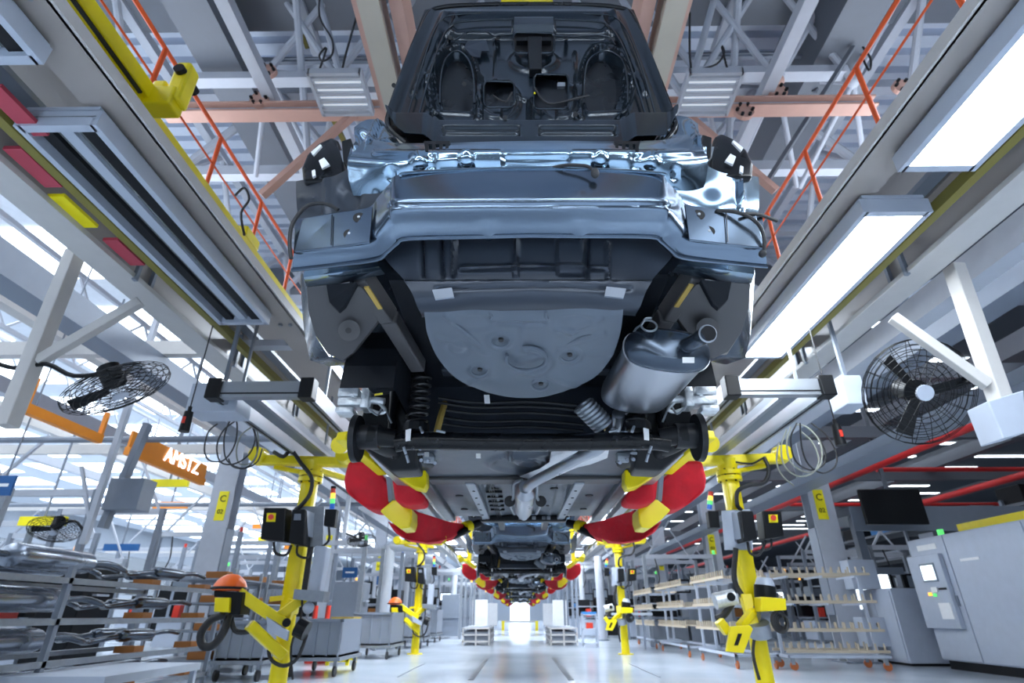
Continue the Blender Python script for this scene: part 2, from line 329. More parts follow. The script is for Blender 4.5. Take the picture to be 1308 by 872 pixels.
# side girders + outer beams + catwalk railings, mirrored
for s in (-1, 1):
    sd = 'left' if s < 0 else 'right'
    def bx(b, x0, x1, *a): return b.box(*sorted((s*x0, s*x1)), *a)
    t = thing('side_girder', 'big beige-grey box girder carrying the lamps, %s of the cars' % sd, 'girder', (0, 0, 4.2))
    bx(B(), 2.72, 3.05, -1, 75, 0, .03).build('bottom_flange', 'girder_paint', t); bx(B(), 2.70, 2.74, -1, 75, .0, .10).build('flange_lip', 'flange_paint', t)
    bx(B(), 2.98, 3.03, -1, 75, .03, .34).build('web', 'girder_paint', t); bx(B(), 2.98, 3.2, -1, 75, .34, .37).build('top_flange', 'girder_paint', t)
    for k in range(16):
        for q in (2.8, 2.92): B().cyl((s*q, 1.9+4*k, -.03), (s*q, 1.9+4*k, 0), .025, seg=6).build('bolt', 'steel_dull', t)
    t = thing('outer_beam', 'long outer beam with pale lower flange, %s side' % sd, 'girder', (0, 0, 4.0))
    bx(B(), 3.78, 4.08, -1, 70, -.03, .02).build('bottom_flange', 'flange_paint', t); bx(B(), 3.86, 3.95, -1, 70, .02, .42).build('web', 'girder_paint', t); bx(B(), 3.76, 4.1, -1, 70, .42, .46).build('top_flange', 'girder_paint', t)
    for k in range(16):
        bx(B(), 3.76, 3.80, 2.4+2.1*k, 2.44+2.1*k, -.05, .5).build('beam_strap', 'machine_grey', t); bx(B(), 3.82, 3.86, 2.7+2.1*k, 2.74+2.1*k, .0, .44).build('beam_strap', 'machine_grey', t)
    tag(bx(B(), 3.50, 3.58, 0, 60, 4.02, 4.12).build('busbar_rail', 'olive_paint'), 'olive brown busbar rail running between the girders, %s side' % sd, 'rail')
    if s > 0: tag(bx(B(), 5.0, 5.25, 0, 70, 4.3, 4.62).build('cable_tray', 'white_steel'), 'pale cable tray running outside the %s outer beam' % sd, 'cable tray')
    tag(bx(B(), 6.1, 6.5, 0, 70, 4.6, 5.0).build('air_duct', 'machine_grey'), 'square grey duct running lengthwise outside the %s cable tray' % sd, 'duct')
    t = thing('cross_ties', 'row of grey tie plates between the %s girders' % sd, 'ties', (0, 0, 4.2))
    for k in range(16): bx(B(), 3.06, 3.85, .0+3.4*k+3.2, .16+3.4*k+3.2, .05, .14).build('tie', 'white_steel', t)
    bx(B(), 3.62, 3.8, 0, 40, .25, .3).build('cable_channel', 'machine_grey', t)
    # catwalk railing
    t = thing('orange_railing', 'orange tubular catwalk railing on top of the %s girder' % sd, 'railing', (s*3.55, 0, 5.22))
    B().tube([(0, .2, .90), (0, 60, .90)], .024, 10, 1).build('handrail', 'orange_paint', t)
    B().tube([(0, .2, .48), (0, 60, .48)], .012, 8, 1).build('mid_rail', 'orange_paint', t)
    B().tube([(0, .2, .06), (0, 60, .06)], .016, 8, 1).build('lower_rail', 'orange_paint', t)
    p0 = B().cyl((0, 0, 0), (0, 0, .90), .026, seg=10).build('post', 'orange_paint', t); p0.location.y = 2.45 if s < 0 else 2.75
    for k in range(1, 30):
        c = p0.copy(); C.objects.link(c); c.parent = t; c.location.y = p0.location.y + 1.15*k
    tag(bx(B(), 3.6, 4.7, 0, 60, 5.1, 5.14).build('catwalk_deck', 'girder_paint'), 'grey catwalk deck behind the %s orange railing' % sd, 'catwalk')
# lamps under the girders
def lamp_box(y0, y1, s, lit, label):
    t = thing('strip_lamp', label, 'lamp', (s*3.17, (y0+y1)/2, 4.02)); L = (y1-y0)/2; W_ = .26
    b = B(); b.box(-W_-.03, -W_+.02, -L, L, -.02, .12).box(W_-.02, W_+.03, -L, L, -.02, .12).box(-W_, W_, -L, -L+.06, -.02, .12).box(-W_, W_, L-.06, L, -.02, .12)
    b.build('housing', 'machine_white', t); B().box(-W_, W_, -L, L, .13, .16).build('back_plate', 'machine_white', t)
    if lit:
        B().box(-W_+.02, W_-.02, -L+.06, L-.06, -.015, .0).build('diffuser', 'lamp_glow', t)
        d = bpy.data.lights.new('lamp_light', 'AREA'); d.shape = 'RECTANGLE'; d.size = W_*1.9; d.size_y = L*1.9; d.energy = 62; d.color = (.82, .91, 1)
        o = bpy.data.objects.new('lamp_light', d); C.objects.link(o); o.parent = t; o.location = (0, 0, -.03)
    else:
        B().box(-W_, W_, -L, L, .06, .07).build('reflector', 'lamp_off', t)
        for q in (-.15, .0, .15):
            B().box(q-.045, q+.045, -L+.06, L-.06, .02, .06).build('tube_tray', 'black_plastic' if q else 'machine_white', t)
    for q in (-1, 1): B().cyl((q*.2, L+.03, .06), (q*.2, L+.03, .3), .012, seg=6).build('hanger', 'black_plastic', t)
    return t
for k, (a, b) in enumerate(((-.7, 2.2), (2.66, 5.55))): lamp_box(a, b, -1, False, 'unlit white framed strip lamp under the left girder, %s' % ['nearest, cut off at the picture corner', 'with two dark slots, long'][k])
for k, (a, b) in enumerate(((.3, 3.18), (3.64, 6.57))): lamp_box(a, b, 1, True, 'glowing white strip lamp under the right girder, %s' % ['at the upper right corner', 'ending beside the car'][k])
for k in range(4):
    t = lamp_box(-1.5, 1.5, 1, True, 'added unseen reflection lamp hung crosswise behind the viewer, %s one' % ordn[k]); t.location = ((-1.6, 1.6)[k % 2], -2.2-2.6*(k//2), 5.2-1.2*(k//2)); t.rotation_euler.z = R(90)  # crosswise lamps added behind the camera for highlights on the car
for s in (-1, 1):
    for k in range(2): lamp_box(-4.4-3.4*k, -1.3-3.4*k, s, True, 'lit strip lamp behind the viewer, %s side, %s' % ('left' if s < 0 else 'right', ordn[k]))
for k in range(5):
    for s in (-1, 1):
        lamp_box(13+6*k, 15.6+6*k, s, True, 'distant lit strip lamp over the %s aisle side, %s from the viewer' % ('left' if s < 0 else 'right', ordn[k]))
# louvred high bay lamps near the roof
def louvre(px, py, Y, label):
    t = thing('louvre_lamp', label, 'lamp', P(px, py, Y=Y)); 
    B().box(-.32, .32, -.32, -.28, -.03, .06).box(-.32, .32, .28, .32, -.03, .06).box(-.34, -.3, -.32, .32, -.03, .06).box(.3, .34, -.32, .32, -.03, .06).build('frame', 'white_steel', t)
    for q in range(5): B().box(-.3, .3, -.22+.11*q-.02, -.22+.11*q+.02, -.02, .03).build('slat', 'white_steel', t)
    B().box(-.3, .3, -.3, .3, .05, .06).build('reflector', 'dim_glow', t)
    B().tube([(0, 0, .06), (.05, 0, .4), (-.1, .1, .6), (0, 0, 1.6)], .015).build('cable', 'black_rubber', t)
louvre(436, 120, 4.75, 'louvred square roof lamp left of the open lid'); louvre(905, 120, 4.75, 'louvred square roof lamp right of the open lid')
# node struts of the space frame, white chord, conduits and cable loops under the roof
for k, (px, py) in enumerate(((342, 92), (430, 98), (545, 98), (808, 98), (895, 98), (993, 104), (1090, 104))):
    c = P(px, py, Y=5.7); t = thing('strut_cluster', 'cluster of white roof struts fanning up from one node, %s from the left' % ordn[k], 'struts', c)
    for dx, dy in ((-1.3, -.6), (1.3, -.6), (-.9, 1.6), (.9, 1.6)): B().cyl((0, 0, 0), (dx, dy, 10.3-c.z), .055, seg=8).build('strut', 'white_steel', t)
    for dx in (-.5, .6): B().cyl((0, 0, 0), (dx, 1.2, -1.0), .04, seg=8).build('strut', 'white_steel', t)
    B().ball((0, 0, 0), .1).build('node', 'pink_primer' if k in (0, 5) else 'white_steel', t, True)
for k, (py, Y, r) in enumerate(((98, 5.7, .09), (76, 5.9, .03), (72, 6.0, .025))):
    z = P(664, py, Y=Y).z; tag(B().box(-5, 5, Y-r, Y+r, z-r*.8, z+r*.8).build('cross_chord', 'white_steel' if k == 0 else 'machine_grey'), ['white box chord crossing the roof behind the lid', 'thin grey conduit crossing just above the white chord', 'second thin grey conduit crossing the roof'][k], 'beam')
for k, (a, b_, mt) in enumerate((((362, -30), (393, 62), 'olive_paint'), ((385, -30), (408, 60), 'grey_duct'), ((1030, -20), (985, 82), 'grey_duct'), ((1108, -10), (1040, 118), 'grey_duct'), ((1090, 60), (980, 232), 'grey_duct'), ((425, 150), (456, 215), 'olive_paint'))):
    tag(B().bar(P(*a, Y=5.4), P(*b_, Y=6.2), .06).build('conduit', mt), '%s diagonal conduit below the roof, %s from the left among the conduits' % ('olive' if mt[0] == 'o' else 'dark grey', ordn[(0, 1, 4, 5, 3, 2)[k]]), 'conduit')
for k, pts in enumerate((((410, -20), (408, 20), (424, 50), (424, 70), (412, 78), (408, 70), (417, 62), (404, 100)), ((882, 95), (890, 90), (915, 82), (925, 68), (922, 60), (932, 100)), ((1102, 60), (1112, 75), (1110, 90), (1100, 70)), ((300, 250), (312, 240), (318, 255), (308, 272), (312, 300)))):
    t = tag(B().tube([P(a, b_, Y=4.9) for a, b_ in pts], .014, 7).build('power_cable', 'black_rubber', smooth_=True), 'black looped power cable, %s' % ['hanging left of the open lid above the lamp', 'over the right louvred lamp', 'small loop near the right handrail', 'small loop beside the left railing'][k], 'cable')
# yellow transfer beam and hook on the left catwalk
t = thing('yellow_hoist_beam', 'yellow steel beam with a clawed end plate beside the left railing', 'hoist beam', (-3.25, 1.0, 5.0))
B().box(-.07, .07, -1.0, 2.3, 0, .16, bev=.01).build('beam', 'yellow_paint', t); B().box(.02, .05, -1, 2.2, -.02, .0).build('black_slot', 'black_rubber', t)
B().box(-.12, .26, 2.26, 2.44, -.06, .16, bev=.02).box(.16, .30, 2.28, 2.44, .02, .50, bev=.03).box(.0, .12, 2.3, 2.40, .14, .28, bev=.02).build('claw', 'yellow_paint', t); B().cyl((.24, 2.24, .36), (.24, 2.5, .36), .05).build('pin', 'black_plastic', t)
tag(B().box(-3.30, -3.23, 2.7, 40, 4.95, 5.03).build('yellow_rail', 'yellow_paint'), 'thin yellow guide strip running along the left girder top', 'rail')
for k, y in enumerate((5.2, 8.4, 12)): tag(B().box(-3.36, -3.22, y, y+.35, 5.03, 5.17, bev=.02).build('yellow_stop_block', 'yellow_paint'), 'yellow stop block on the left yellow strip, %s from the viewer' % ordn[k], 'block')
tag(B().slab([(640, -30, 2.6), (706, -30, 2.6), (706, 5, 2.6), (640, 5, 2.6)], .3).build('carrier_beam', 'yellow_paint'), 'yellow cross piece of the carrier just above the open lid', 'beam')
# red and white hazard plates, yellow notices left
for k, (px, py, rr) in enumerate(((22, 140, 0), (45, 212, 0), (95, 268, 1), (160, 320, 0))):
    c = P(px, py, Z=4.05); tag(B().box(c.x-.07, c.x+.07, c.y-.2, c.y+.2, 4.02, 4.05).build('hazard_plate', 'yellow_tag' if rr else 'hazard_red'), '%s plate between the left girders, %s' % ('yellow notice' if rr else 'red dotted', ['at the left picture edge', 'below the first red plate', 'near the middle of the beam', 'further along'][k]), 'plate')
# hanging brackets
def hanger_bracket(top, bot, mid_a, mid_b, Y, label, foot=None):
    t = thing('hanging_bracket', label, 'bracket', P(*top, Y=Y))
    B().bar(P(*top, Y=Y), P(*bot, Y=Y), .15, .12, bev=.01).build('post', 'flange_paint', t, world=True)
    B().bar(P(*mid_a, Y=Y+.1), P(*mid_b, Y=Y), .09, .09, bev=.008).build('brace', 'flange_paint', t, world=True)
    if foot: B().slab([(a, b, Y-.1) for a, b in foot], .25, .01).build('foot_plate', 'machine_white', t, world=True)
    return t
hanger_bracket((97, 322), (8, 545), (180, 385), (48, 462), 4.6, 'white hanging post with diagonal brace holding the left black fan')
hanger_bracket((1218, 340), (1290, 545), (1140, 405), (1262, 492), 4.5, 'white hanging post with diagonal brace holding the right black fan', [(1262, 512), (1308, 498), (1312, 552), (1282, 560)])
# wall fans
def fan(c, nrm, R_, label, arm, name='industrial_fan', wires=20):
    c = Vector(c); n_ = Vector(nrm).normalized(); t = thing(name, label, 'fan', c); u = n_.orthogonal().normalized(); v = n_.cross(u)
    g = B(); th = R_*.004+.002
    for q, off in ((1, 0), (.9, .05), (.8, .07), (.69, .09), (.58, .1), (.47, .11), (.36, .12), (1, .03)):
        for sg in (-1, 1): g.ring(n_*off*sg*R_*1.4, n_, R_*q, th, 28, 4)
    for k in range(wires):
        a = 2*math.pi*k/wires; d = u*math.cos(a)+v*math.sin(a)
        for sg in (-1, 1): g.tube([d*R_*.12 + n_*.17*sg*R_, d*R_*.55+n_*.15*sg*R_, d*R_ + n_*.04*sg*R_], th*.8, 4, 1)
    g.build('guard', 'black_plastic', t)
    for k in range(3):
        a = 2*math.pi*k/3+.4; d = u*math.cos(a)+v*math.sin(a); e = n_.cross(d)
        B().loft([[d*R_*.15 + e*R_*.07+n_*.01, d*R_*.15 - e*R_*.07-n_*.02, d*R_*.15-e*R_*.07-n_*.03], [d*R_*.85+e*R_*.13+n_*.03, d*R_*.85-e*R_*.12-n_*.03, d*R_*.85-e*R_*.12-n_*.04]]).build('blade', 'black_plastic', t)
    B().cyl(-n_*.05, -n_*(.05+.42*R_), R_*.22).build('motor', 'black_plastic', t, True); B().cyl(n_*R_*.14, n_*R_*.2, R_*.15).build('hub_badge', 'machine_white', t, True)
    B().tube([Vector(a) - c for a in arm], .022).build('arm', 'black_plastic', t, True)
    return t
cf = P(150, 496, Y=4.7); fan(cf, (.62, .25, -1), .44, 'black caged fan tilted flat, hanging under the left white post', [cf + Vector((-.06, -.02, .16)), P(95, 480, Y=4.65), P(60, 465, Y=4.6), P(20, 470, Y=4.6), P(-10, 462, Y=4.6)])
cf = P(1174, 500, Y=4.9); fan(cf, (-.12, -1, -.55), .50, 'black caged fan seen face on beside the right white post', [cf + Vector((.05, .1, 0)), P(1215, 495, Y=4.9), P(1250, 485, Y=4.7), P(1275, 500, Y=4.6)])
cf = P(70, 676, Y=10); fan(cf, (.2, -.4, -1), .4, 'small distant caged fan above the exhaust rack', [cf, P(95, 665, Y=10), P(110, 683, Y=10)])
cf = P(462, 690, Y=15); fan(cf, (.2, -.3, -1), .36, 'small distant caged fan left of the red carrier cover', [cf, P(440, 680, Y=15)])

for k, (px, py, Y) in enumerate(((110, 683, 10), (440, 680, 15))):
    c = P(px, py, Y=Y); t = thing('fan_post', 'pale drop post holding the small distant fan %s' % ['above the exhaust rack', 'left of the red carrier cover'][k], 'post', c); B().box(-.05, .05, -.05, .05, -.15, 10.5-c.z).build('post', 'white_steel', t); B().bar((0, 0, .2), (-.5, 0, 1.2), .05).build('brace', 'white_steel', t)
# ================================================================ THE CAR (rear, open lid, underbody)
Ri = Rm.transposed()
def proj(p):
    q = Ri @ (Vector(p) - O); return 654 - q.x/q.z*F, 436 + q.y/q.z*F
REL = 1.9
def wsheet(name, W, mat, parent, su=4, sv=4, half=False, disp=None, thick=.004, smooth_=True, label=None, mirror_only=False, hole=None):
    W = [[Vector(p) for p in r] for r in W]
    if half: W = [r + [Vector((2*CX - p.x, p.y, p.z)) for p in r[::-1][1:]] for r in W]
    if mirror_only: W = [[Vector((2*CX - p.x, p.y, p.z)) for p in r] for r in W]
    G = [smooth(r, su) if su > 1 else r for r in W]; cols = []
    for j in range(len(G[0])):
        c = [G[i][j] for i in range(len(G))]; cols.append(smooth(c, sv) if sv > 1 else c)
    nu, nv = len(cols), len(cols[0]); g = [[cols[i][j].copy() for j in range(nv)] for i in range(nu)]
    if disp:
        h = [[None]*nv for _ in range(nu)]
        for i in range(nu):
            for j in range(nv):
                a = g[min(i+1, nu-1)][j] - g[max(i-1, 0)][j]; b = g[i][min(j+1, nv-1)] - g[i][max(j-1, 0)]
                nr = a.cross(b)
                nr = nr.normalized() if nr.length > 1e-9 else Vector((0, -1, 0))
                if nr.dot(g[i][j] - O) > 0: nr = -nr
                h[i][j] = g[i][j] + nr*disp(*proj(g[i][j]))*REL
        g = h
    b = B(); bm = b.bm; V = [[bm.verts.new(p) for p in r] for r in g]
    for i in range(nu-1):
        for j in range(nv-1):
            if hole and hole(*proj((g[i][j]+g[i+1][j+1])/2)): continue
            bm.faces.new((V[i][j], V[i+1][j], V[i+1][j+1], V[i][j+1]))
    lone = [v for v in bm.verts if not v.link_faces]
    for v in lone: bm.verts.remove(v)
    if thick:
        bmesh.ops.recalc_face_normals(bm, faces=bm.faces[:]); bmesh.ops.solidify(bm, geom=bm.faces[:], thickness=thick)
    return b.build(name, mat, parent, smooth_, label, world=True)
def pr(px, py, x0, x1, y0, y1, s=2):      # soft rectangle in picture units of the car's own template
    return ss(x0-s, x0+s, px)*(1-ss(x1-s, x1+s, px))*ss(y0-s, y0+s, py)*(1-ss(y1-s, y1+s, py))
def pe(px, py, cx, cy, rx, ry, s=.15): return 1-ss(1-s, 1+s, math.hypot((px-cx)/rx, (py-cy)/ry))
def pring(px, py, cx, cy, rx, ry, w_=.18): return math.exp(-((math.hypot((px-cx)/rx, (py-cy)/ry)-1)/w_)**2)
def pl(px, py, x0, y0, x1, y1, w_):
    dx, dy = x1-x0, y1-y0; t = max(0, min(1, ((px-x0)*dx+(py-y0)*dy)/(dx*dx+dy*dy))); return math.exp(-(math.hypot(px-x0-t*dx, py-y0-t*dy)/w_)**2)
def mir(v): return Vector((2*CX-v[0], v[1], v[2]))
def both(name, mat, par, fn, sm=False, label=None):     # fn(b, m): build with point mapper m
    r = []
    for k in range(2):
        b = B(); fn(b, (lambda v: Vector(v)) if k == 0 else mir); r.append(b.build(name, mat, par, sm, label, world=True))
    return r
def bslab(name, mat, par, pts, depth=.05, bev=0, sm=False, label=None):
    def f(b, m): b.prism([m(P(a, c, Y=y)) for a, c, y in pts], (0, depth, 0), bev)
    return both(name, mat, par, f, sm, label)
def one(name, mat, par, fn, sm=False, label=None):
    b = B(); fn(b); return b.build(name, mat, par, sm, label, world=True)

CAR_LABELS = ['nearest grey-blue car body with its boot lid open, seen from below', 'second car body on the line, framed by the red carrier arms', 'third car body down the line, small and dark', 'fourth car body down the line, a dark strip', 'fifth and furthest car body down the line']
car = thing('car_body', CAR_LABELS[0], 'car', (CX, 4.0, 1.95), 'car bodies hanging along the line')
# --- bumper reinforcement beam
def bd(px, py):
    d = 0
    for x in (497, 624, 734, 865): d += .002*pe(px, py, x, 246, 4, 4)
    for x in (622, 740): d += .010*pl(px, py, x, 284, x, 302, 4)
    d -= .004*pl(px, py, 500, 262, 862, 262, 3)
    return d
beam = sheet('bumper_beam', [
    [(378, 281, 1.93), (425, 273, 1.89), (470, 266, 1.86), (484, 252, 1.83), (498, 236, 1.79), (514, 223, 1.75), (600, 217, 1.73), (681, 216, 1.725)],
    [(377, 300, 1.905), (425, 293, 1.865), (470, 287, 1.83), (483, 276, 1.79), (499, 252, 1.755), (512, 242, 1.715), (600, 240, 1.69), (681, 239, 1.685)],
    [(376, 320, 1.90), (425, 314, 1.86), (470, 308, 1.825), (483, 296, 1.78), (497, 276, 1.745), (510, 264, 1.705), (600, 262, 1.68), (681, 262, 1.675)],
    [(375, 331, 1.925), (425, 325, 1.89), (476, 320, 1.855), (490, 310, 1.815), (502, 297, 1.785), (514, 284, 1.755), (600, 282, 1.735), (681, 281, 1.73)],
    [(374, 343, 1.96), (425, 337, 1.925), (480, 330, 1.895), (494, 321, 1.86), (505, 312, 1.83), (518, 305, 1.81), (600, 302, 1.79), (681, 300, 1.785)],
    [(376, 346, 2.02), (425, 340, 1.985), (482, 333, 1.95), (496, 324, 1.92), (507, 314, 1.89), (520, 306, 1.87), (600, 303, 1.85), (681, 301, 1.845)],
], 'beam_metal', car, 10, 8, half=True, disp=bd, thick=.004)
one('beam_highlight', 'sill_paint', beam, lambda b: b.tube([P(512, 225, Y=1.74), P(520, 221, Y=1.73), P(600, 216.5, Y=1.722), P(681, 215, Y=1.718), P(762, 216.5, Y=1.722), P(842, 221, Y=1.73), P(850, 225, Y=1.74)], .007, 8, 5), True)  # bright tube drawn as the highlight along the beam's top edge
bslab('side_plate', 'beam_metal', beam, [(386, 279, 1.885), (430, 272, 1.85), (476, 264, 1.81), (472, 309, 1.79), (425, 315, 1.83), (376, 321, 1.875)], .012, .003)
both('plate_groove', 'primer_grey', beam, lambda b, m: b.bar(m(P(424, 274, Y=1.846)), m(P(423, 313, Y=1.826)), .004, .004))
both('lower_lip', 'beam_metal', beam, lambda b, m: b.tube([m(P(373, 345, Y=1.96)), m(P(425, 339, Y=1.925)), m(P(480, 332, Y=1.89)), m(P(495, 322, Y=1.86)), m(P(508, 311, Y=1.82)), m(P(522, 305, Y=1.80)), m(P(600, 303, Y=1.785)), m(P(678, 301, Y=1.78))], .009, 8, 4), True)
for s, (x, y) in ((0, (459, 279)), (0, (447, 300)), (1, (459, 279)), (1, (447, 300))):
    c = P(x, y, Y=1.825 if x > 450 else 1.83); c = mir(c) if s else c
    p = one('bolt_hole', 'black_plastic', car, lambda b: b.cyl(c + Vector((0, -.008, 0)), c + Vector((0, .02, 0)), .025, seg=20), True)
    one('bolt_stud', 'steel_dull', p, lambda b: b.cyl(c + Vector((0, -.013, 0)), c + Vector((0, 0, 0)), .006, seg=8))
# --- rear sill panel above the beam
def sd(px, py):
    d = 0
    for x, y in ((596, 204), (766, 204), (535, 206), (832, 206)): d += .018*pe(px, py, x, y, 8, 9, .4)
    d -= .02*pr(px, py, 642, 728, 195, 214, 4)
    d += .008*pl(px, py, 480, 196, 880, 196, 3); d -= .012*pr(px, py, 545, 556, 196, 216, 3) + .012*pr(px, py, 806, 818, 196, 216, 3)
    for x in (500, 862): d -= .015*pe(px, py, x, 222, 6, 10, .3)
    return d
sheet('rear_sill', [
    [(468, 176, 1.96), (500, 183, 1.87), (560, 184, 1.82), (620, 182, 1.80), (681, 181, 1.80)],
    [(460, 186, 1.93), (496, 190, 1.84), (560, 190, 1.79), (620, 189, 1.77), (681, 188, 1.77)],
    [(446, 204, 1.90), (490, 206, 1.81), (560, 202, 1.765), (620, 200, 1.75), (681, 200, 1.75)],
    [(446, 226, 1.93), (488, 228, 1.84), (560, 220, 1.80), (620, 219, 1.785), (681, 218, 1.78)],
    [(452, 250, 1.96), (490, 250, 1.90), (560, 246, 1.86), (620, 244, 1.85), (681, 243, 1.85)],
], 'sill_paint', car, 20, 12, half=True, disp=lambda a, b: .55*sd(a, b))
# quarter corners; right copy in brighter paint to carry the light on that side
for k in range(2):
    sheet('quarter_corner', [
        [(379, 232, 2.12), (400, 228, 2.04), (425, 226, 1.99), (450, 214, 1.94), (472, 206, 1.90)],
        [(379, 250, 2.10), (400, 248, 2.03), (425, 247, 1.98), (452, 240, 1.95), (482, 232, 1.90)],
        [(381, 272, 2.08), (400, 270, 2.02), (425, 268, 1.97), (455, 262, 1.94), (488, 256, 1.89)],
        [(386, 292, 2.08), (405, 290, 2.03), (430, 286, 1.98), (460, 282, 1.94), (492, 276, 1.90)]], 'primer_grey' if k == 0 else 'sill_paint', car, 8, 6,
        disp=lambda a, b: .008*pl(a, b, 417, 232, 417, 290, 3) + .006*pl(a, b, 385, 254, 405, 254, 2) - .012*pe(a, b, 446, 252, 14, 18, .3)+ .008*pl(a, b, 945, 232, 945, 290, 3), mirror_only=bool(k))
    sheet('drain_gutter', [
        [(453, 163, 2.12), (468, 154, 2.10), (486, 155, 2.06), (502, 172, 2.0)],
        [(452, 180, 2.05), (470, 176, 2.02), (490, 178, 1.97), (512, 186, 1.9)],
        [(448, 192, 1.98), (468, 198, 1.93), (490, 194, 1.9), (515, 192, 1.86)],
        [(444, 205, 1.96), (462, 212, 1.92), (488, 204, 1.88), (516, 198, 1.84)]], 'sill_paint', car, 8, 8,
        disp=lambda a, b: .018*pl(a, b, 484, 160, 470, 200, 4) - .015*pe(a, b, 462, 180, 9, 10, .4) + .012*pl(a, b, 455, 192, 500, 182, 3)+.018*pl(a, b, 878, 160, 892, 200, 4) - .015*pe(a, b, 900, 180, 9, 10, .4) + .012*pl(a, b, 907, 192, 862, 182, 3), mirror_only=bool(k))
# black tail lamp housings
th_ = bslab('tail_lamp_housing', 'black_gloss', car, [(386, 231, 2.02), (384, 213, 2.05), (391, 197, 2.08), (405, 183, 2.1), (424, 174, 2.1), (432, 178, 2.08), (437, 200, 2.04), (441, 221, 2.0), (424, 230, 1.98)], .13, .02, True)
for j, o_ in enumerate(th_):
    for q in ([(407, 205), (414, 201), (421, 210), (411, 215)], [(398, 218), (402, 216), (403, 224), (399, 226)], [(397, 194), (409, 184), (411, 186), (400, 198)]):
        b = B(); pts = [P(a, c, Y=1.99 if c > 200 else 2.03) for a, c in q]; pts = [mir(p) for p in pts] if j else pts
        b.prism(pts, (0, .012, 0)).build('bright_opening_patch', 'sticker', o_, world=True)  # white patches stand for openings in the housing that look bright
bslab('lamp_bracket', 'black_plastic', car, [(436, 180, 2.02), (448, 176, 2.02), (452, 190, 1.98), (456, 205, 1.95), (446, 216, 1.94), (438, 205, 1.97)], .05, .006)
bslab('lamp_bracket_plate', 'steel_dull', car, [(434, 192, 2.0), (437, 192, 2.0), (441, 206, 1.98), (438, 207, 1.98)], .05)
# --- boot lid
def ld(px, py):
    x = px if px < 676 else 1352-px
    d = .022*(1-ss(0, 12, min(abs(px-lx(py)), abs(rx(py)-px))))         # outer lip
    d += .014*pl(x, py, 568, 20, 530, 120, 4) + .010*pl(x, py, 583, 26, 545, 110, 3) + .012*pl(px, py, 575, 20, 780, 20, 4)
    d -= .020*ss(40, 46, py)*ss(545+(150-py)*.12, 560+(150-py)*.12, x)
    d -= .030*pe(x, py, 583, 100, 23, 42, .12)*(1-ss(128, 134, py)) - .014*pring(x, py, 583, 100, 27, 46, .09)*(1-ss(120, 136, py))
    d -= .012*pe(x, py, 583, 82, 12, 14, .3)
    d += .010*pl(x, py, 545, 100, 552, 140, 3)
    d += .020*pr(px, py, 655, 708, 28, 42, 2) + .012*pring(px, py, 682, 72, 26, 12, .25)
    d += .014*pr(x, py, 608, 616, 90, 150, 2) - .010*pr(x, py, 640, 674, 118, 150, 2)
    d += .009*pring(x, py, 637, 121, 25, 22, .14) + .007*pl(x, py, 560, 136, 600, 138, 3)
    d += .016*pe(x, py, 557, 147, 7, 7, .3) - .018*pe(x, py, 557, 147, 3, 3, .4) + .014*pe(x, py, 610, 147, 5, 8, .3)
    d += .024*ss(150, 156, py) - .012*pr(x, py, 566, 664, 163, 175, 2) + .006*pl(x, py, 570, 168, 660, 168, 2)
    d += .006*pl(px, py, 632, 44, 632, 100, 1.5) + .006*pl(px, py, 735, 60, 735, 140, 2)
    return d
def lx(py): return 546 + (496-546)*max(0, min(1, (py-12)/143))
def rx(py): return 806 + (861-806)*max(0, min(1, (py-12)/143))
lid = sheet('boot_lid', [
    [(551, 15, 2.17), (600, 10, 2.16), (676, 8, 2.16), (752, 9, 2.16), (801, 15, 2.17)],
    [(524, 75, 2.08), (590, 72, 2.07), (676, 70, 2.07), (762, 72, 2.07), (830, 78, 2.08)],
    [(502, 135, 1.99), (585, 134, 1.98), (676, 133, 1.98), (768, 135, 1.98), (852, 138, 1.99)],
    [(497, 158, 1.95), (582, 160, 1.94), (676, 160, 1.94), (770, 160, 1.94), (861, 160, 1.95)],
    [(520, 181, 1.92), (585, 185, 1.90), (676, 186, 1.90), (768, 186, 1.90), (845, 184, 1.92)],
], 'lid_panel', car, 44, 36, disp=ld, thick=.003, hole=lambda a, b: ((a-637.5)/20)**6+((b-120)/17)**6 < 1 or ((a-704)/22)**6+((b-117)/22)**6 < 1 or pr(a, b, 657, 706, 44, 66, .5) > .5)
sheet('outer_skin', [
    [(543, 13, 2.24), (600, 6, 2.24), (676, 4, 2.24), (752, 6, 2.24), (809, 13, 2.24)],
    [(518, 75, 2.16), (590, 72, 2.18), (676, 70, 2.18), (762, 72, 2.18), (836, 78, 2.16)],
    [(495, 140, 2.06), (585, 134, 2.08), (676, 133, 2.08), (768, 135, 2.08), (860, 140, 2.06)],
    [(494, 163, 2.0), (582, 160, 2.04), (676, 160, 2.04), (770, 160, 2.04), (866, 166, 2.0)],
    [(518, 184, 1.96), (585, 188, 1.98), (676, 188, 1.98), (768, 188, 1.98), (848, 187, 1.96)],
], 'black_gloss', lid, 6, 6)
one('lid_edge', 'black_gloss', lid, lambda b: b.tube([P(*q) for q in ()] or [P(520, 183, Y=1.93), P(497, 161, Y=1.96), P(500, 140, Y=2.0), P(524, 75, Y=2.10), P(546, 20, Y=2.19), P(566, 9, Y=2.2), P(610, 6, Y=2.2), P(676, 5, Y=2.2), P(745, 6, Y=2.2), P(786, 9, Y=2.2), P(808, 20, Y=2.19), P(832, 78, Y=2.10), P(856, 140, Y=2.0), P(862, 161, Y=1.96), P(845, 185, Y=1.93)], .013, 8, 5), True)
one('latch_recess', 'lid_hole', lid, lambda b: b.slab([(656, 43, 2.13), (707, 43, 2.13), (707, 67, 2.12), (656, 67, 2.12)], .02))
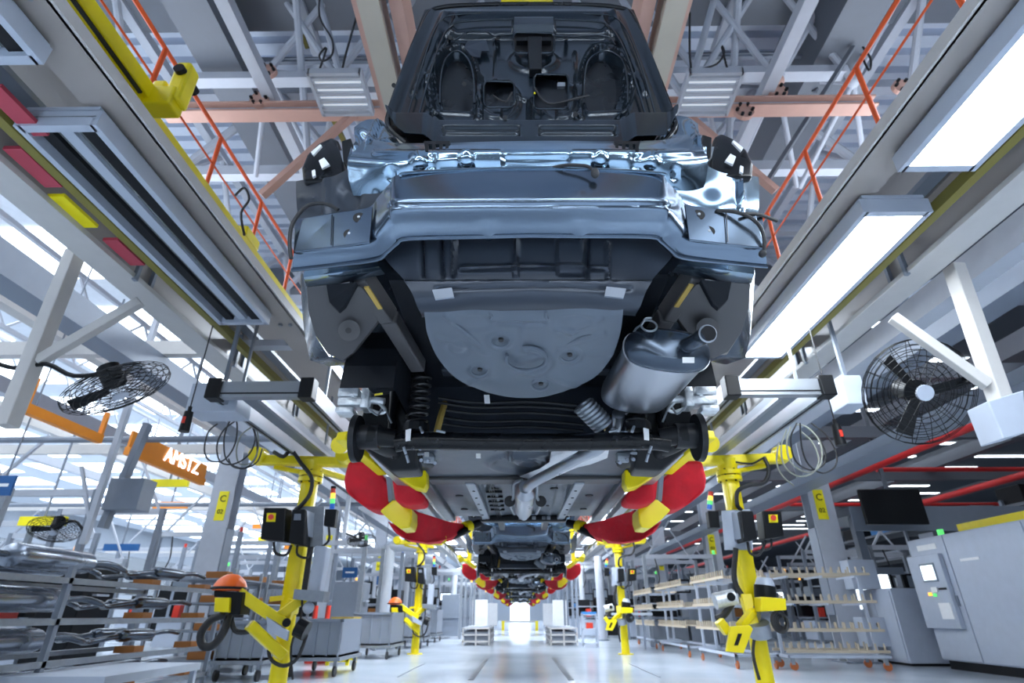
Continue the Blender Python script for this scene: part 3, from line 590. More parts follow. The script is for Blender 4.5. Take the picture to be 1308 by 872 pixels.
lt = one('latch', 'black_plastic', lid, lambda b: b.slab([(674, 46, 2.06), (692, 46, 2.06), (692, 88, 2.02), (676, 88, 2.02)], .05, .006).slab([(660, 48, 2.08), (704, 48, 2.08), (704, 52, 2.08), (660, 52, 2.08)], .03))
one('rubber_grommets', 'black_rubber', lid, lambda b: [b.cyl(P(x, y, Y=yy-.02), P(x, y, Y=yy+.02), .012, seg=12) for x, y, yy in ((575, 48, 2.1), (636, 48, 2.1), (724, 48, 2.1), (783, 50, 2.1), (548, 92, 2.05), (593, 107, 2.03), (503, 109, 2.02), (846, 110, 2.02), (505, 158, 1.93), (852, 158, 1.93), (735, 146, 1.95), (645, 150, 1.95))])
def rrect(x0, x1, y0, y1, Y, r=6):
    pts = []
    for cx_, cy_, a0 in ((x1-r, y0+r, -90), (x1-r, y1-r, 0), (x0+r, y1-r, 90), (x0+r, y0+r, 180)):
        for k in range(4): a = R(a0+30*k); pts.append(P(cx_+r*math.cos(a), cy_+r*math.sin(a), Y=Y))
    return pts
for q in ((618, 657, 104, 137, 2.0), (682, 726, 95, 139, 2.0), (656, 708, 42, 68, 2.08)): one('hole_flange', 'lid_panel', lid, lambda b: b.tube(rrect(*q), .006, 8, 1, True), True)
for x0, x1 in ((565, 602), (749, 798)):
    one('recess_bead', 'lid_panel', lid, lambda b: b.tube([P(x0-3, 132, Y=1.965), P(x0-2, 100, Y=2.0), P(x0+4, 76, Y=2.03), P((x0+x1)/2, 65, Y=2.045), P(x1-4, 76, Y=2.03), P(x1+3, 100, Y=2.0), P(x1+4, 132, Y=1.965)], .0055, 8, 5), True)
one('contour_bead', 'lid_panel', lid, lambda b: b.tube([P(534, 152, Y=1.93), P(548, 100, Y=1.99), P(562, 56, Y=2.06), P(575, 34, Y=2.09), P(596, 27, Y=2.10), P(676, 24, Y=2.10), P(756, 27, Y=2.10), P(778, 34, Y=2.09), P(796, 60, Y=2.05), P(812, 105, Y=1.99), P(826, 152, Y=1.93)], .006, 8, 6), True)
one('contour_bead', 'lid_panel', lid, lambda b: b.tube([P(520, 150, Y=1.93), P(536, 95, Y=2.0), P(552, 45, Y=2.08), P(566, 24, Y=2.11), P(590, 18, Y=2.12), P(676, 16, Y=2.12), P(762, 18, Y=2.12), P(788, 24, Y=2.11), P(806, 50, Y=2.07), P(824, 100, Y=2.0), P(838, 150, Y=1.93)], .0045, 8, 6), True)
one('upper_ledge', 'lid_panel', lid, lambda b: b.tube([P(578, 54, Y=2.05), P(590, 46, Y=2.06), P(600, 40, Y=2.07), P(622, 41, Y=2.07), P(632, 46, Y=2.06), P(655, 44, Y=2.06)], .005, 8, 4).tube([P(708, 46, Y=2.06), P(730, 47, Y=2.06), P(760, 45, Y=2.06), P(778, 48, Y=2.06), P(786, 58, Y=2.05)], .005, 8, 4), True)
one('light_patch', 'primer_grey', lid, lambda b: b.slab([(597, 52, 2.09), (621, 51, 2.09), (625, 65, 2.08), (615, 65, 2.08), (613, 73, 2.08), (603, 72, 2.08), (593, 60, 2.09)], .01))
one('loom_wire', 'black_rubber', lid, lambda b: b.tube([P(683, 112, Y=2.0), P(700, 132, Y=1.98), P(735, 126, Y=1.97), P(752, 122, Y=1.97)], .006).tube([P(630, 122, Y=2.03), P(645, 130, Y=2.02), P(654, 118, Y=2.02)], .005), True)
one('wire_plug', 'yellow_tag', lid, lambda b: b.ball(P(683, 119, Y=1.99), .006))
one('lid_hinge_arm', 'steel_dull', lid, lambda b: b.slab([(712, 105, 2.03), (722, 105, 2.03), (722, 110, 2.03), (712, 110, 2.03)], .02))
for x in (558, 685, 801):
    hg = one('striker_bracket', 'black_plastic', car, lambda b: b.slab([(x-17, 180, 1.80), (x+17, 180, 1.80), (x+16, 184, 1.79), (x-16, 184, 1.79)], .03))
    one('striker_lug', 'black_plastic', hg, lambda b: [b.slab([(x+d-2, 183, 1.79), (x+d+2, 183, 1.79), (x+d+2, 193, 1.77), (x+d-2, 193, 1.77)], .02) for d in (-13, -4, 5, 13)])
# cable with connector over the sill
one('wiring_tail', 'black_rubber', car, lambda b: b.tube([P(706, 214, Y=1.72), P(722, 211, Y=1.70), P(740, 211, Y=1.69), P(752, 213, Y=1.68), P(760, 220, Y=1.67)], .007).ball(P(760, 221, Y=1.67), .017, (1, 1, 1.5)), True)
one('wiring_hose', 'black_rubber', car, lambda b: b.tube([P(432, 268, Y=1.86), P(415, 260, Y=1.86), P(392, 263, Y=1.87), P(374, 285, Y=1.88), P(370, 310, Y=1.88), P(372, 330, Y=1.88)], .0085), True)
one('wiring_hose', 'black_rubber', car, lambda b: b.tube([P(915, 269, Y=1.84), P(935, 270, Y=1.84), P(955, 276, Y=1.84), P(970, 288, Y=1.85), P(976, 305, Y=1.86), P(976, 322, Y=1.87)], .008).tube([P(950, 273, Y=1.85), P(970, 274, Y=1.9), P(992, 282, Y=1.98)], .008).ball(P(974, 324, Y=1.86), .016), True)
# --- panel under the beam (boot floor rear wall)
def rd(px, py):
    x = px if px < 681 else 1362-px; d = 0
    for q in (539, 564): d -= .012*pl(px, py, q, 300, q+2, 352, 2.5)
    for q in (581, 660): d += .012*pl(px, py, q, 308, q-1, 352, 2.5)
    d += .014*pr(px, py, 712, 744, 305, 352, 3) - .010*pl(px, py, 752, 300, 750, 355, 2.5) + .010*pl(px, py, 775, 312, 776, 360, 2.5)
    d += .012*pl(x, py, 590, 344, 681, 342, 3); d += .016*ss(358, 364, py) - .006*pl(x, py, 560, 372, 681, 368, 2)
    return d
sheet('boot_floor_wall', [
    [(478, 300, 1.97), (520, 296, 1.92), (600, 293, 1.90), (681, 291, 1.89)],
    [(492, 330, 1.98), (540, 325, 1.94), (600, 322, 1.92), (681, 320, 1.91)],
    [(515, 356, 2.0), (555, 356, 1.97), (605, 352, 1.95), (681, 350, 1.94)],
    [(535, 385, 2.01), (565, 382, 1.99), (610, 376, 1.97), (681, 374, 1.96)],
    [(540, 396, 2.1), (570, 394, 2.06), (610, 390, 2.04), (681, 388, 2.03)]], 'primer_grey', car, 26, 16, half=True, disp=rd)
bslab('tow_plate', 'machine_grey', car, [(552, 370, 1.90), (577, 367, 1.90), (580, 379, 1.90), (556, 382, 1.90)], .01)
# --- spare wheel well
def wd(px, py):
    d = 0
    for x, y, r in ((639, 434, 9), (727, 453, 9), (612, 472, 7), (690, 490, 6)): d += .008*pring(px, py, x, y, r*1.5, r, .25) - .006*pe(px, py, x, y, r*.6, r*.4, .4)
    d += .012*pring(px, py, 678, 461, 24, 15, .18)*(1 if px+py > 1120 else .3)
    for l in ((570, 403, 624, 450), (768, 406, 731, 424), (731, 424, 712, 420), (715, 441, 770, 424), (748, 451, 780, 450), (620, 450, 560, 430), (700, 480, 740, 494), (600, 488, 622, 478)): d += .006*pl(px, py, *l, 3)
    d += .010*pl(px, py, 630, 406, 696, 406, 4) - .008*pl(px, py, 636, 412, 694, 412, 3) + .007*pl(px, py, 669, 413, 669, 447, 4)
    d -= .007*pe(px, py, 605, 412, 24, 10, .3) + .007*pe(px, py, 735, 412, 22, 10, .3) + .006*pring(px, py, 585, 444, 12, 8, .3)
    d += .010*pl(px, py, 663, 460, 695, 450, 4)
    return d
well = sheet('spare_wheel_well', [
    [(541, 388, 2.00), (580, 383, 1.99), (667, 377, 1.98), (752, 382, 1.99), (796, 390, 2.00)],
    [(543, 404, 2.06), (585, 404, 2.05), (667, 400, 2.05), (750, 404, 2.05), (795, 404, 2.06)],
    [(547, 428, 2.22), (590, 428, 2.20), (667, 428, 2.20), (745, 428, 2.20), (791, 428, 2.22)],
    [(561, 458, 2.43), (605, 460, 2.43), (667, 460, 2.42), (735, 460, 2.43), (779, 458, 2.43)],
    [(586, 484, 2.64), (625, 489, 2.66), (667, 491, 2.68), (715, 489, 2.66), (757, 482, 2.64)],
    [(622, 500, 2.80), (645, 505, 2.84), (667, 507, 2.86), (692, 506, 2.84), (720, 499, 2.80)]], 'floor_primer', car, 32, 24, disp=lambda a, b: wd(a, b)*.55, thick=.005)
for x, y, Y_ in ((639, 434, 2.22), (727, 453, 2.36), (612, 472, 2.5), (690, 490, 2.64)):
    bs = one('boss_ring', 'floor_primer', well, lambda b: b.ring(P(x, y, Y=Y_), (0, -.4, -1), .042, .005, 28), True); one('drain_plug', 'black_rubber', bs, lambda b: b.cyl(P(x+1, y+1, Y=Y_), P(x+1, y+1, Y=Y_)+Vector((0, .005, .03)), .012, seg=14))
def bead(name, pts, r=.006): one(name, 'floor_primer', well, lambda b: b.tube([P(a, c, Y=y) for a, c, y in pts], r, 8, 4), True)
bead('stamped_bead', ((570, 404, 2.05), (596, 424, 2.16), (622, 446, 2.32))); bead('stamped_bead', ((768, 405, 2.05), (748, 416, 2.12), (731, 424, 2.17), (712, 419, 2.15)))
bead('stamped_bead', ((770, 423, 2.18), (745, 430, 2.2), (722, 440, 2.27))); bead('stamped_bead', ((697, 398, 2.03), (697, 405, 2.05), (694, 408, 2.07), (632, 408, 2.07), (628, 404, 2.05), (624, 396, 2.03)))
bead('centre_ring', tuple((672+26*math.cos(a), 458+15*math.sin(a), 2.36+.09*math.sin(a)) for a in [R(-100+20*k) for k in range(16)]), .009)
rim = [(541, 388, 2.0), (543, 404, 2.06), (547, 428, 2.22), (561, 458, 2.43), (586, 484, 2.64), (622, 500, 2.8), (645, 505, 2.84), (667, 507, 2.86), (692, 506, 2.84), (720, 499, 2.8), (757, 482, 2.64), (779, 458, 2.43), (791, 428, 2.22), (795, 404, 2.06), (796, 390, 2.0)]
rp = [P(a, b, Y=c) for a, b, c in rim]
wsheet('well_wall', [rp, [p + Vector(((p.x-.03)*.10, .01, .26)) for p in rp]], 'primer_grey', well, 4, 2)
# --- dark underbody plate, rails, wheel houses
zt = 2.33
one('underbody_plate', 'underbody_dark', car, lambda b: b.box(CX-.62, CX+.62, 2.05, 4.3, zt, zt+.02))
one('underbody_ribs', 'primer_grey', car, lambda b: [b.box(CX-.5, CX+.5, y, y+.09, zt-.05, zt, bev=.01) for y in (2.95, 3.35, 3.75)])
def hw(b, m):
    pts = []
    for k in range(13):
        a = math.pi*k/12; pts.append((3.02+.46*math.cos(a), 2.02+.50*math.sin(a)))
    for xx in (-.63,):
        A = [b.bm.verts.new(m(Vector((xx, y, z)))) for y, z in pts]; D = [b.bm.verts.new(m(Vector((-.90, y, z)))) for y, z in pts]
        for k in range(12): b.bm.faces.new((A[k], A[k+1], D[k+1], D[k]))
        b.bm.faces.new(A)
both('wheel_house', 'underbody_dark', car, hw)
both('chassis_rail', 'brown_liner', car, lambda b, m: b.bar(m(P(462, 352, Y=2.12)), m(P(497, 405, Y=2.35)), .07, .10, .01).bar(m(P(497, 405, Y=2.35)), m(P(535, 468, Y=2.8)), .08, .08, .01), False)
both('rail_sealer_strip', 'rust_ochre', car, lambda b, m: b.bar(m(P(468, 366, Y=2.03)), m(P(486, 394, Y=2.18)), .022, .008))
both('jounce_panel', 'underbody_dark', car, lambda b, m: b.prism([m(P(*q)) for q in ()] or [m(P(a, c, Y=y)) for a, c, y in ((468, 436, 2.7), (502, 428, 2.7), (512, 470, 2.75), (508, 492, 2.8), (470, 498, 2.8), (462, 460, 2.7))], (0, .08, 0), .015))
one('tank_strap', 'rust_ochre', car, lambda b: b.tube([P(568, 515, Y=3.2), P(562, 535, Y=3.1), P(558, 552, Y=3.1)], .02))
one('tank_strap', 'rust_ochre', car, lambda b: b.slab([(775, 530, 3.1), (792, 532, 3.1), (788, 552, 3.1), (772, 548, 3.1)], .03))
one('underbody_pipes', 'black_plastic', car, lambda b: [b.tube([P(560, y, Y=3.05+k*.05), P(610, y+6, Y=3.1+k*.05), P(680, y+5, Y=3.1+k*.05), P(745, y+10, Y=3.1+k*.05)], .009) for k, y in enumerate((508, 514, 522, 532, 540))], True)
bslab('arm_mount', 'black_plastic', car, [(452, 560, 3.1), (470, 505, 3.1), (505, 500, 3.15), (530, 548, 3.1), (535, 600, 3.3), (500, 602, 3.3)], .2, .02, True)
for x, y in ((622, 510), (545, 580), (611, 582)):
    one('inspection_sticker', 'sticker', car, lambda b: b.slab([(x-4, y-6, 3.0), (x+3, y-6, 3.0), (x+4, y+5, 3.0), (x-3, y+5, 3.0)] if y < 520 else [(x-3, y-3, 3.4), (x+3, y-3, 3.4), (x+3, y+3, 3.4), (x-3, y+3, 3.4)], .004))
# liners at the rear corners
def brn(b, m): b.prism([m(P(a, c, Y=y)) for a, c, y in ((391, 366, 2.16), (430, 362, 2.1), (462, 366, 2.1), (476, 385, 2.2), (489, 403, 2.3), (470, 426, 2.4), (452, 450, 2.5), (438, 461, 2.56), (418, 452, 2.52), (402, 428, 2.4), (393, 396, 2.28))], (0, .05, .03), .008)
def lines(px, py): return 0
both('wheel_arch_liner', 'brown_liner', car, brn, True)
both('liner_plug', 'black_rubber', car, lambda b, m: b.cyl(m(P(445, 422, Y=2.27)), m(P(445, 422, Y=2.42)), .014, seg=14))
both('liner_boss', 'brown_liner', car, lambda b, m: b.cyl(m(P(446, 422, Y=2.29)), m(P(446, 422, Y=2.45)), .05, seg=24), True)
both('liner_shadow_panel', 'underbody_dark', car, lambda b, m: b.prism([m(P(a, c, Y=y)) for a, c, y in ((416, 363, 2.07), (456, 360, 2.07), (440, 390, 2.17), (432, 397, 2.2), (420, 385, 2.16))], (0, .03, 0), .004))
both('quarter_lower_skin', 'body_paint', car, lambda b, m: b.loft([[m(P(a, c, Y=y)) for a, c, y in ((386, 348, 2.2), (392, 366, 2.2), (394, 398, 2.32), (404, 430, 2.45), (420, 455, 2.55), (440, 464, 2.6), (452, 461, 2.6))], [m(P(a, c, Y=y)) for a, c, y in ((384, 352, 2.36), (386, 372, 2.36), (388, 402, 2.46), (391, 436, 2.58), (396, 460, 2.66), (420, 468, 2.7), (450, 466, 2.7))], [m(P(a, c, Y=y)) for a, c, y in ((384, 340, 2.5), (384, 366, 2.5), (386, 396, 2.6), (389, 430, 2.68), (396, 448, 2.72), (420, 456, 2.75), (448, 456, 2.75))]], cap=False), True)
both('quarter_under_skin', 'sill_paint', car, lambda b, m: b.loft([[m(P(a, c, Y=y)) for a, c, y in ((388, 342, 2.05), (430, 335, 2.0), (480, 328, 1.98))], [m(P(a, c, Y=y)) for a, c, y in ((388, 354, 2.06), (430, 348, 2.0), (484, 340, 1.98))], [m(P(a, c, Y=y)) for a, c, y in ((391, 366, 2.14), (435, 362, 2.1), (492, 350, 2.05))], [m(P(a, c, Y=y)) for a, c, y in ((391, 366, 2.3), (435, 362, 2.3), (492, 350, 2.3))]], cap=False), True)
# --- suspension
axy = 3.0
one('rear_axle_beam', 'black_gloss', car, lambda b: b.tube([P(505, 566, Y=axy), P(540, 563, Y=axy), P(680, 565, Y=axy), P(820, 563, Y=axy), P(855, 566, Y=axy)], .050, 16), True)
both('trailing_arm', 'black_plastic', car, lambda b, m: b.tube([m(P(470, 560, Y=3.0)), m(P(500, 575, Y=3.2)), m(P(530, 585, Y=3.55)), m(P(548, 590, Y=3.8))], .05, 10), True)
both('arm_bush', 'steel_dull', car, lambda b, m: b.cyl(m(P(538, 582, Y=3.6)), m(P(556, 582, Y=3.6)), .05))
def spring(b, m):
    c0, c1 = P(531, 547, Y=3.0), P(531, 484, Y=3.0); c1 = Vector((c0.x+.01, c0.y, c1.z)); pts = []
    for k in range(91): a = k/90*7*2*math.pi; c = c0.lerp(c1, k/90); pts.append(m(c + Vector((.058*math.cos(a), .058*math.sin(a), 0))))
    b.tube(pts, .008, 6, 1)
both('coil_spring', 'spring_black', car, spring, True)
both('spring_seat', 'black_plastic', car, lambda b, m: b.cyl(m(P(531, 552, Y=3.0)), m(P(531, 549, Y=3.0)+Vector((0, 0, .03))), .075).cyl(m(P(531, 484, Y=3.0)), m(P(531, 474, Y=3.0)), .07, .05))
both('damper', 'black_gloss', car, lambda b, m: b.cyl(m(P(500, 552, Y=3.1)), m(P(506, 470, Y=3.1)), .028))
dk = both('brake_disc', 'brake_dark', car, lambda b, m: b.cyl(m(P(456, 560, Y=3.0)+Vector((-.015, 0, 0))), m(P(456, 560, Y=3.0)+Vector((.015, 0, 0))), .135, .13, seg=32).cyl(m(P(458, 558, Y=3.0)), m(P(458, 558, Y=3.0)+Vector((.12, 0, 0))), .07), True)
both('brake_hub', 'black_plastic', car, lambda b, m: b.cyl(m(P(470, 556, Y=2.98)), m(P(505, 560, Y=3.0)), .06, .05), True)
def cal(b, m):
    c = P(458, 513, Y=2.98)
    for dx, dz, sx, sz in ((-.05, .04, .12, .055), (-.03, -.015, .15, .05), (.05, .01, .05, .13), (-.06, -.065, .10, .035)):
        q = c + Vector((dx, 0, dz)); q2 = m(q); b.box(q2.x-sx/2, q2.x+sx/2, q2.y-.06, q2.y+.05, q2.z-sz/2, q2.z+sz/2, bev=.010)
    b.cyl(m(c+Vector((.06, 0, .01))), m(c+Vector((.15, 0, .0))), .022).cyl(m(c+Vector((-.02, -.05, 0))), m(c+Vector((.02, .03, .06))), .018)
    b.tube([m(c+Vector((.1, 0, .01))), m(c+Vector((.16, .0, -.05))), m(c+Vector((.13, 0, -.07))), m(c+Vector((.07, 0, -.05)))], .011)
both('brake_caliper', 'cast_alu', car, cal, True)
both('brake_line', 'steel_dull', car, lambda b, m: b.tube([m(P(470, 520, Y=2.95)), m(P(482, 530, Y=2.95)), m(P(490, 520, Y=3.0)), m(P(500, 540, Y=3.0))], .006), True)
random.seed(3)
for k in range(20):
    c = P(random.uniform(500, 565), random.uniform(545, 592), Y=2.90+random.random()*.1); r = random.uniform(.005, .011); e = Vector((random.uniform(-.05, .05), .02, random.uniform(-.04, .04)))
    both('arm_fastener', ('steel_dull', 'brake_dark', 'machine_grey')[k % 3], car, (lambda b, m: b.cyl(m(c), m(c+Vector((0, .03, .01))), r, seg=6)) if k % 3 else (lambda b, m: b.cyl(m(c), m(c+e), .008, seg=8)))
both('arm_label', 'sticker', car, lambda b, m: b.prism([m(P(a, c, Y=2.93)) for a, c in ((518, 549), (525, 547), (524, 562), (518, 563))], (0, .01, 0)))
# --- exhaust
A_, B_ = P(852, 447, Y=2.24), P(806, 510, Y=2.92)
def muf(b, t0, t1, rings, shrink):
    ax = (B_-A_); rr = []
    for k in range(rings+1):
        t = t0+(t1-t0)*k/rings; c = A_+ax*t; sc = shrink(t); tl = R(-8)
        row = []
        for j in range(40):
            a = 2*math.pi*j/40; ca, sa = math.cos(a), math.sin(a); x = .185*sc*math.copysign(abs(ca)**.75, ca); z = .098*sc*math.copysign(abs(sa)**.75, sa)
            row.append(c+Vector((x*math.cos(tl)-z*math.sin(tl), 0, x*math.sin(tl)+z*math.cos(tl))))
        rr.append(row)
    b.loft(rr)
mf = one('muffler', 'muffler_steel', car, lambda b: muf(b, 0, 1, 12, lambda t: 1 if t < .9 else 1-(t-.9)*2.0), True)
one('end_cap', 'muffler_dark', mf, lambda b: muf(b, -.09, .02, 8, lambda t: 1.03 if t > -.01 else 1.03-(abs(t)/.09)**2.2*.35), True)
one('seam_ring', 'muffler_steel', mf, lambda b: muf(b, .015, .035, 2, lambda t: 1.06), True)
one('part_label', 'sticker', mf, lambda b: b.slab([(872, 456, 2.13), (887, 456, 2.13), (887, 463, 2.13), (872, 463, 2.13)], .004))
tp = one('tailpipe', 'muffler_dark', car, lambda b: b.cyl(P(874, 443, Y=2.25), P(879, 441, Y=2.14), .045, .03).tube([P(877, 441, Y=2.16), P(888, 436, Y=2.10), P(897, 430, Y=2.05), P(904, 426, Y=1.99)], .034, 16), True)
n_ = (P(904, 426, Y=1.99)-P(897, 430, Y=2.05)).normalized()
one('pipe_lip', 'muffler_steel', tp, lambda b: b.ring(P(904, 426, Y=1.985), n_, .034, .004, 28), True)
one('bore_shade_disc', 'lid_hole', tp, lambda b: b.cyl(P(904, 426, Y=1.99), P(904, 426, Y=1.984), .0325, seg=24))  # black disc paints the shade inside the closed pipe end
one('exhaust_hanger', 'steel_dull', car, lambda b: b.tube([P(806, 432, Y=2.25), P(812, 420, Y=2.2), P(820, 414, Y=2.15), P(824, 407, Y=2.15), P(832, 406, Y=2.15)], .005).ring(P(829, 416, Y=2.16), (0, -1, .3), .034, .005, 24), True)
one('flex_pipe', 'steel_dull', car, lambda b: [b.ring(P(746+k*4, 518+k*4, Y=2.98+.01*k), (.5, .3, -.6), .055, .014, 20) for k in range(7)], True)
one('exhaust_pipe', 'muffler_steel', car, lambda b: b.tube([P(790, 528, Y=2.95), P(786, 545, Y=3.05), P(765, 572, Y=3.12), P(740, 584, Y=3.3), P(705, 603, Y=3.6), P(678, 618, Y=3.85), P(671, 630, Y=4.1)], .036, 14, 5), True)
one('heat_shield', 'foil', car, lambda b: b.slab([(664, 608, 4.05), (690, 598, 3.82), (702, 590, 3.65), (704, 577, 3.42), (720, 573, 3.36), (778, 574, 3.36), (776, 584, 3.5), (755, 592, 3.62), (738, 596, 3.7), (714, 606, 3.95), (690, 614, 4.1)], .02, .006), True)
res = one('resonator', 'muffler_steel', car, lambda b: b.cyl(P(671, 622, Y=3.95), P(671, 627, Y=4.05), .045, .075, 24).cyl(P(671, 627, Y=4.05), P(669, 651, Y=4.95), .075, .075, 24).cyl(P(669, 651, Y=4.95), P(669, 659, Y=5.25), .075, .04, 24), True)
one('resonator_hanger', 'steel_dull', res, lambda b: [b.tube([P(671+s*4, 613, Y=4.1), P(671+s*14, 618, Y=4.2), P(671+s*15, 634, Y=4.5), P(671+s*19, 645, Y=4.8), P(671+s*14, 656, Y=5.1)], .012) for s in (-1, 1)], True)
one('hanger_rubbers', 'black_rubber', res, lambda b: [b.cyl(P(671+s*20, 640, Y=4.6), P(671+s*20, 640, Y=4.68), .045, seg=12) for s in (-1, 1)])
# --- front floor
zf = 1.96
def fd(px, py):
    d = 0; x = px if px < 671 else 1342-px
    for q in (640, 626): d += .010*pl(x, py, q-8, 615, q, 655, 2)
    d += .012*pring(px, py, 664, 590, 38, 11, .14) if py < 607 and px < 700 else 0
    d += .010*pl(px, py, 658, 578, 700, 578, 2) + .012*pring(px, py, 676, 588, 14, 4, .3)
    for q in (556, 650): d += .014*pl(px, py, q, 573, q+2, 584, 3)
    d -= .012*pl(x, py, 625, 622, 632, 622, 4)
    return d
fr_ = []
for y in (3.35, 3.7, 4.1, 4.6, 5.2, 5.8, 6.15): fr_.append([Vector((CX+dx, y, zf + (.03 if abs(dx) < .15 and y > 4.3 else 0))) for dx in (-.80, -.6, -.4, -.2, 0, .2, .4, .6, .80)])
floor_ = wsheet('floor_pan', fr_, 'pan_primer', car, 18, 14, disp=fd)
one('seat_crossmember', 'brown_liner', car, lambda b: b.box(CX-.78, CX+.78, 4.25, 4.42, zf-.03, zf, bev=.008))
one('heel_step', 'primer_grey', car, lambda b: b.box(CX-.72, CX+.72, 3.33, 3.36, zf, zt+.02))
for s in (-1, 1):
    fr2 = one('floor_rail', 'steel_dull', car, lambda b: b.bar((CX+s*.43, 4.35, zf-.02), (CX+s*.40, 6.1, zf-.02), .08, .05, .01))
    one('rail_bolt', 'black_plastic', fr2, lambda b: [b.cyl((CX+s*.42, 4.6+.3*k, zf-.05), (CX+s*.42, 4.6+.3*k, zf-.04), .012, seg=8) for k in range(5)])
    one('sill_rail', 'primer_grey', car, lambda b: b.box(*sorted((CX+s*.74, CX+s*.84)), 3.5, 6.2, zf-.05, zf+.05, bev=.012))
    one('rubber_plug', 'black_rubber', car, lambda b: [b.cyl((CX+s*x, y, zf-.012), (CX+s*x, y, zf), .035, seg=14) for x, y in ((.25, 4.7), (.25, 5.5), (.58, 5.0), (.6, 5.7))])
for k in range(5): one('pipe_clip', 'black_plastic', car, lambda b: b.box(CX-.33, CX-.19, 4.75+.22*k, 4.78+.22*k, zf-.03, zf-.01))
one('brake_pipes', 'black_plastic', car, lambda b: [b.tube([(CX-.30+.02*k, 4.4, zf-.02), (CX-.28+.02*k, 6.1, zf-.02)], .005, 6, 1) for k in range(3)])
one('front_subframe', 'black_plastic', car, lambda b: b.box(CX-.46, CX+.46, 6.08, 6.2, zf-.07, zf, bev=.02).box(CX-.28, CX-.22, 6.2, 6.9, zf-.05, zf+.03).box(CX+.22, CX+.28, 6.2, 6.9, zf-.05, zf+.03))
random.seed(5)
one('subframe_bolts', 'steel_dull', car, lambda b: [b.box(x-.02, x+.02, 6.05, 6.08, zf-.05-.0, zf-.02, bev=.004) for x in [CX+random.uniform(-.45, .45) for _ in range(9)]])
one('engine_undertray', 'underbody_dark', car, lambda b: b.prism([(CX-.70, 6.15, zf+.02), (CX+.70, 6.15, zf+.02), (CX+.66, 6.95, zf+.25), (CX-.66, 6.95, zf+.25)], (0, .02, .03)))
# outer body shell: sides, roof, nose
def shell(b):
    secs = ((2.40, .90, 2.28, .92, 2.95, .78), (3.3, .90, 2.50, .93, 3.28, .62), (4.2, .89, 2.02, .93, 3.40, .60), (5.2, .89, 2.02, .93, 3.36, .62), (5.9, .90, 2.02, .93, 3.05, .72), (6.5, .88, 2.3, .90, 2.90, .74), (7.0, .72, 2.35, .76, 2.75, .60))
    rr = []
    for y, a, z0, bw, zr, rw in secs:
        m_ = [(-a, z0), (-bw, 2.55), (-bw+.04, 2.82), (-rw, zr-.03), (-rw*.5, zr), (0, zr+.01), (rw*.5, zr), (rw, zr-.03), (bw-.04, 2.82), (bw, 2.55), (a, z0)]
        rr.append([b.bm.verts.new((CX+x, y, z)) for x, z in m_])
    for A, D in zip(rr, rr[1:]):
        for k in range(10):
            b.bm.faces.new((A[k], A[k+1], D[k+1], D[k]))
    b.bm.faces.new(rr[-1])
one('outer_shell', 'body_paint', car, shell, True)

# ================================================================ CARRIERS (yellow frame, red padded covers)
car_r = thing('carrier', 'yellow hanging carrier with red padded arm covers gripping the nearest car', 'carrier', (CX, 5.2, 1.9), 'carriers along the line')
# outlines traced for the left arm, mirrored for the right
bslab('red_cover', 'red_cloth', car_r, [(444, 588, 4.5), (470, 589, 4.5), (480, 601, 4.5), (492, 608, 4.55), (497, 622, 4.6), (500, 642, 4.7), (489, 650, 4.7), (476, 652, 4.7), (462, 645, 4.6), (441, 628, 4.5), (438, 612, 4.5)], .30, .035, True)
bslab('grey_strap', 'machine_grey', car_r, [(493, 608, 4.45), (499, 609, 4.45), (502, 640, 4.55), (496, 641, 4.55)], .33, .004)
bslab('red_cover', 'red_cloth', car_r, [(500, 609, 4.25), (514, 613, 4.27), (530, 622, 4.3), (543, 632, 4.35), (542, 643, 4.35), (520, 645, 4.3), (504, 640, 4.27)], .25, .03, True)
bslab('yellow_clamp', 'yellow_paint', car_r, [(505, 600, 3.95), (544, 600, 3.95), (545, 617, 3.95), (541, 625, 3.95), (528, 622, 3.95), (506, 608, 3.95)], .14, .01)
bslab('yellow_clamp', 'yellow_paint', car_r, [(485, 652, 4.5), (502, 638, 4.5), (512, 639, 4.5), (526, 650, 4.5), (526, 664, 4.5), (523, 674, 4.5), (511, 675, 4.5), (496, 663, 4.5)], .28, .012, label='yellow wedge block between the red covers')
bslab('red_cover', 'red_cloth', car_r, [(494, 664, 4.9), (512, 675, 4.7), (524, 676, 4.7), (528, 648, 4.8), (545, 661, 5.1), (570, 665, 5.5), (592, 668, 5.9), (600, 674, 6.0), (594, 679, 5.9), (578, 686, 5.6), (560, 691, 5.3), (545, 693, 5.1), (520, 689, 4.9), (504, 680, 4.9)], .20, .03, True)
both('arm_tip', 'black_plastic', car_r, lambda b, m: b.cyl(m(P(590, 675, Y=5.9)), m(P(612, 668, Y=6.05)), .05, .04).cyl(m(P(578, 685, Y=5.7)), m(P(598, 676, Y=5.9)), .035), True)
both('tip_ring', 'yellow_paint', car_r, lambda b, m: b.cyl(m(P(593, 674, Y=5.88)), m(P(600, 672, Y=5.94)), .062).ball(m(P(565, 688, Y=5.5)), .045), True)
both('side_beam', 'aluminium', car_r, lambda b, m: b.bar(m(Vector((-.90, 3.4, 1.93))), m(Vector((-.90, 6.3, 1.93))), .09, .07, .008))
both('yellow_shoulder', 'yellow_paint', car_r, lambda b, m: b.bar(m(P(436, 556, Y=3.9)), m(P(490, 602, Y=4.5)), .09, .07, .01).cyl(m(P(434, 568, Y=4.3)), m(P(440, 568, Y=4.6)), .07))
both('hanger_post', 'yellow_paint', car_r, lambda b, m: b.bar(m(Vector((-1.28, 4.75, 2.15))), m(Vector((-1.28, 4.75, 2.95))), .10, .14, .01))
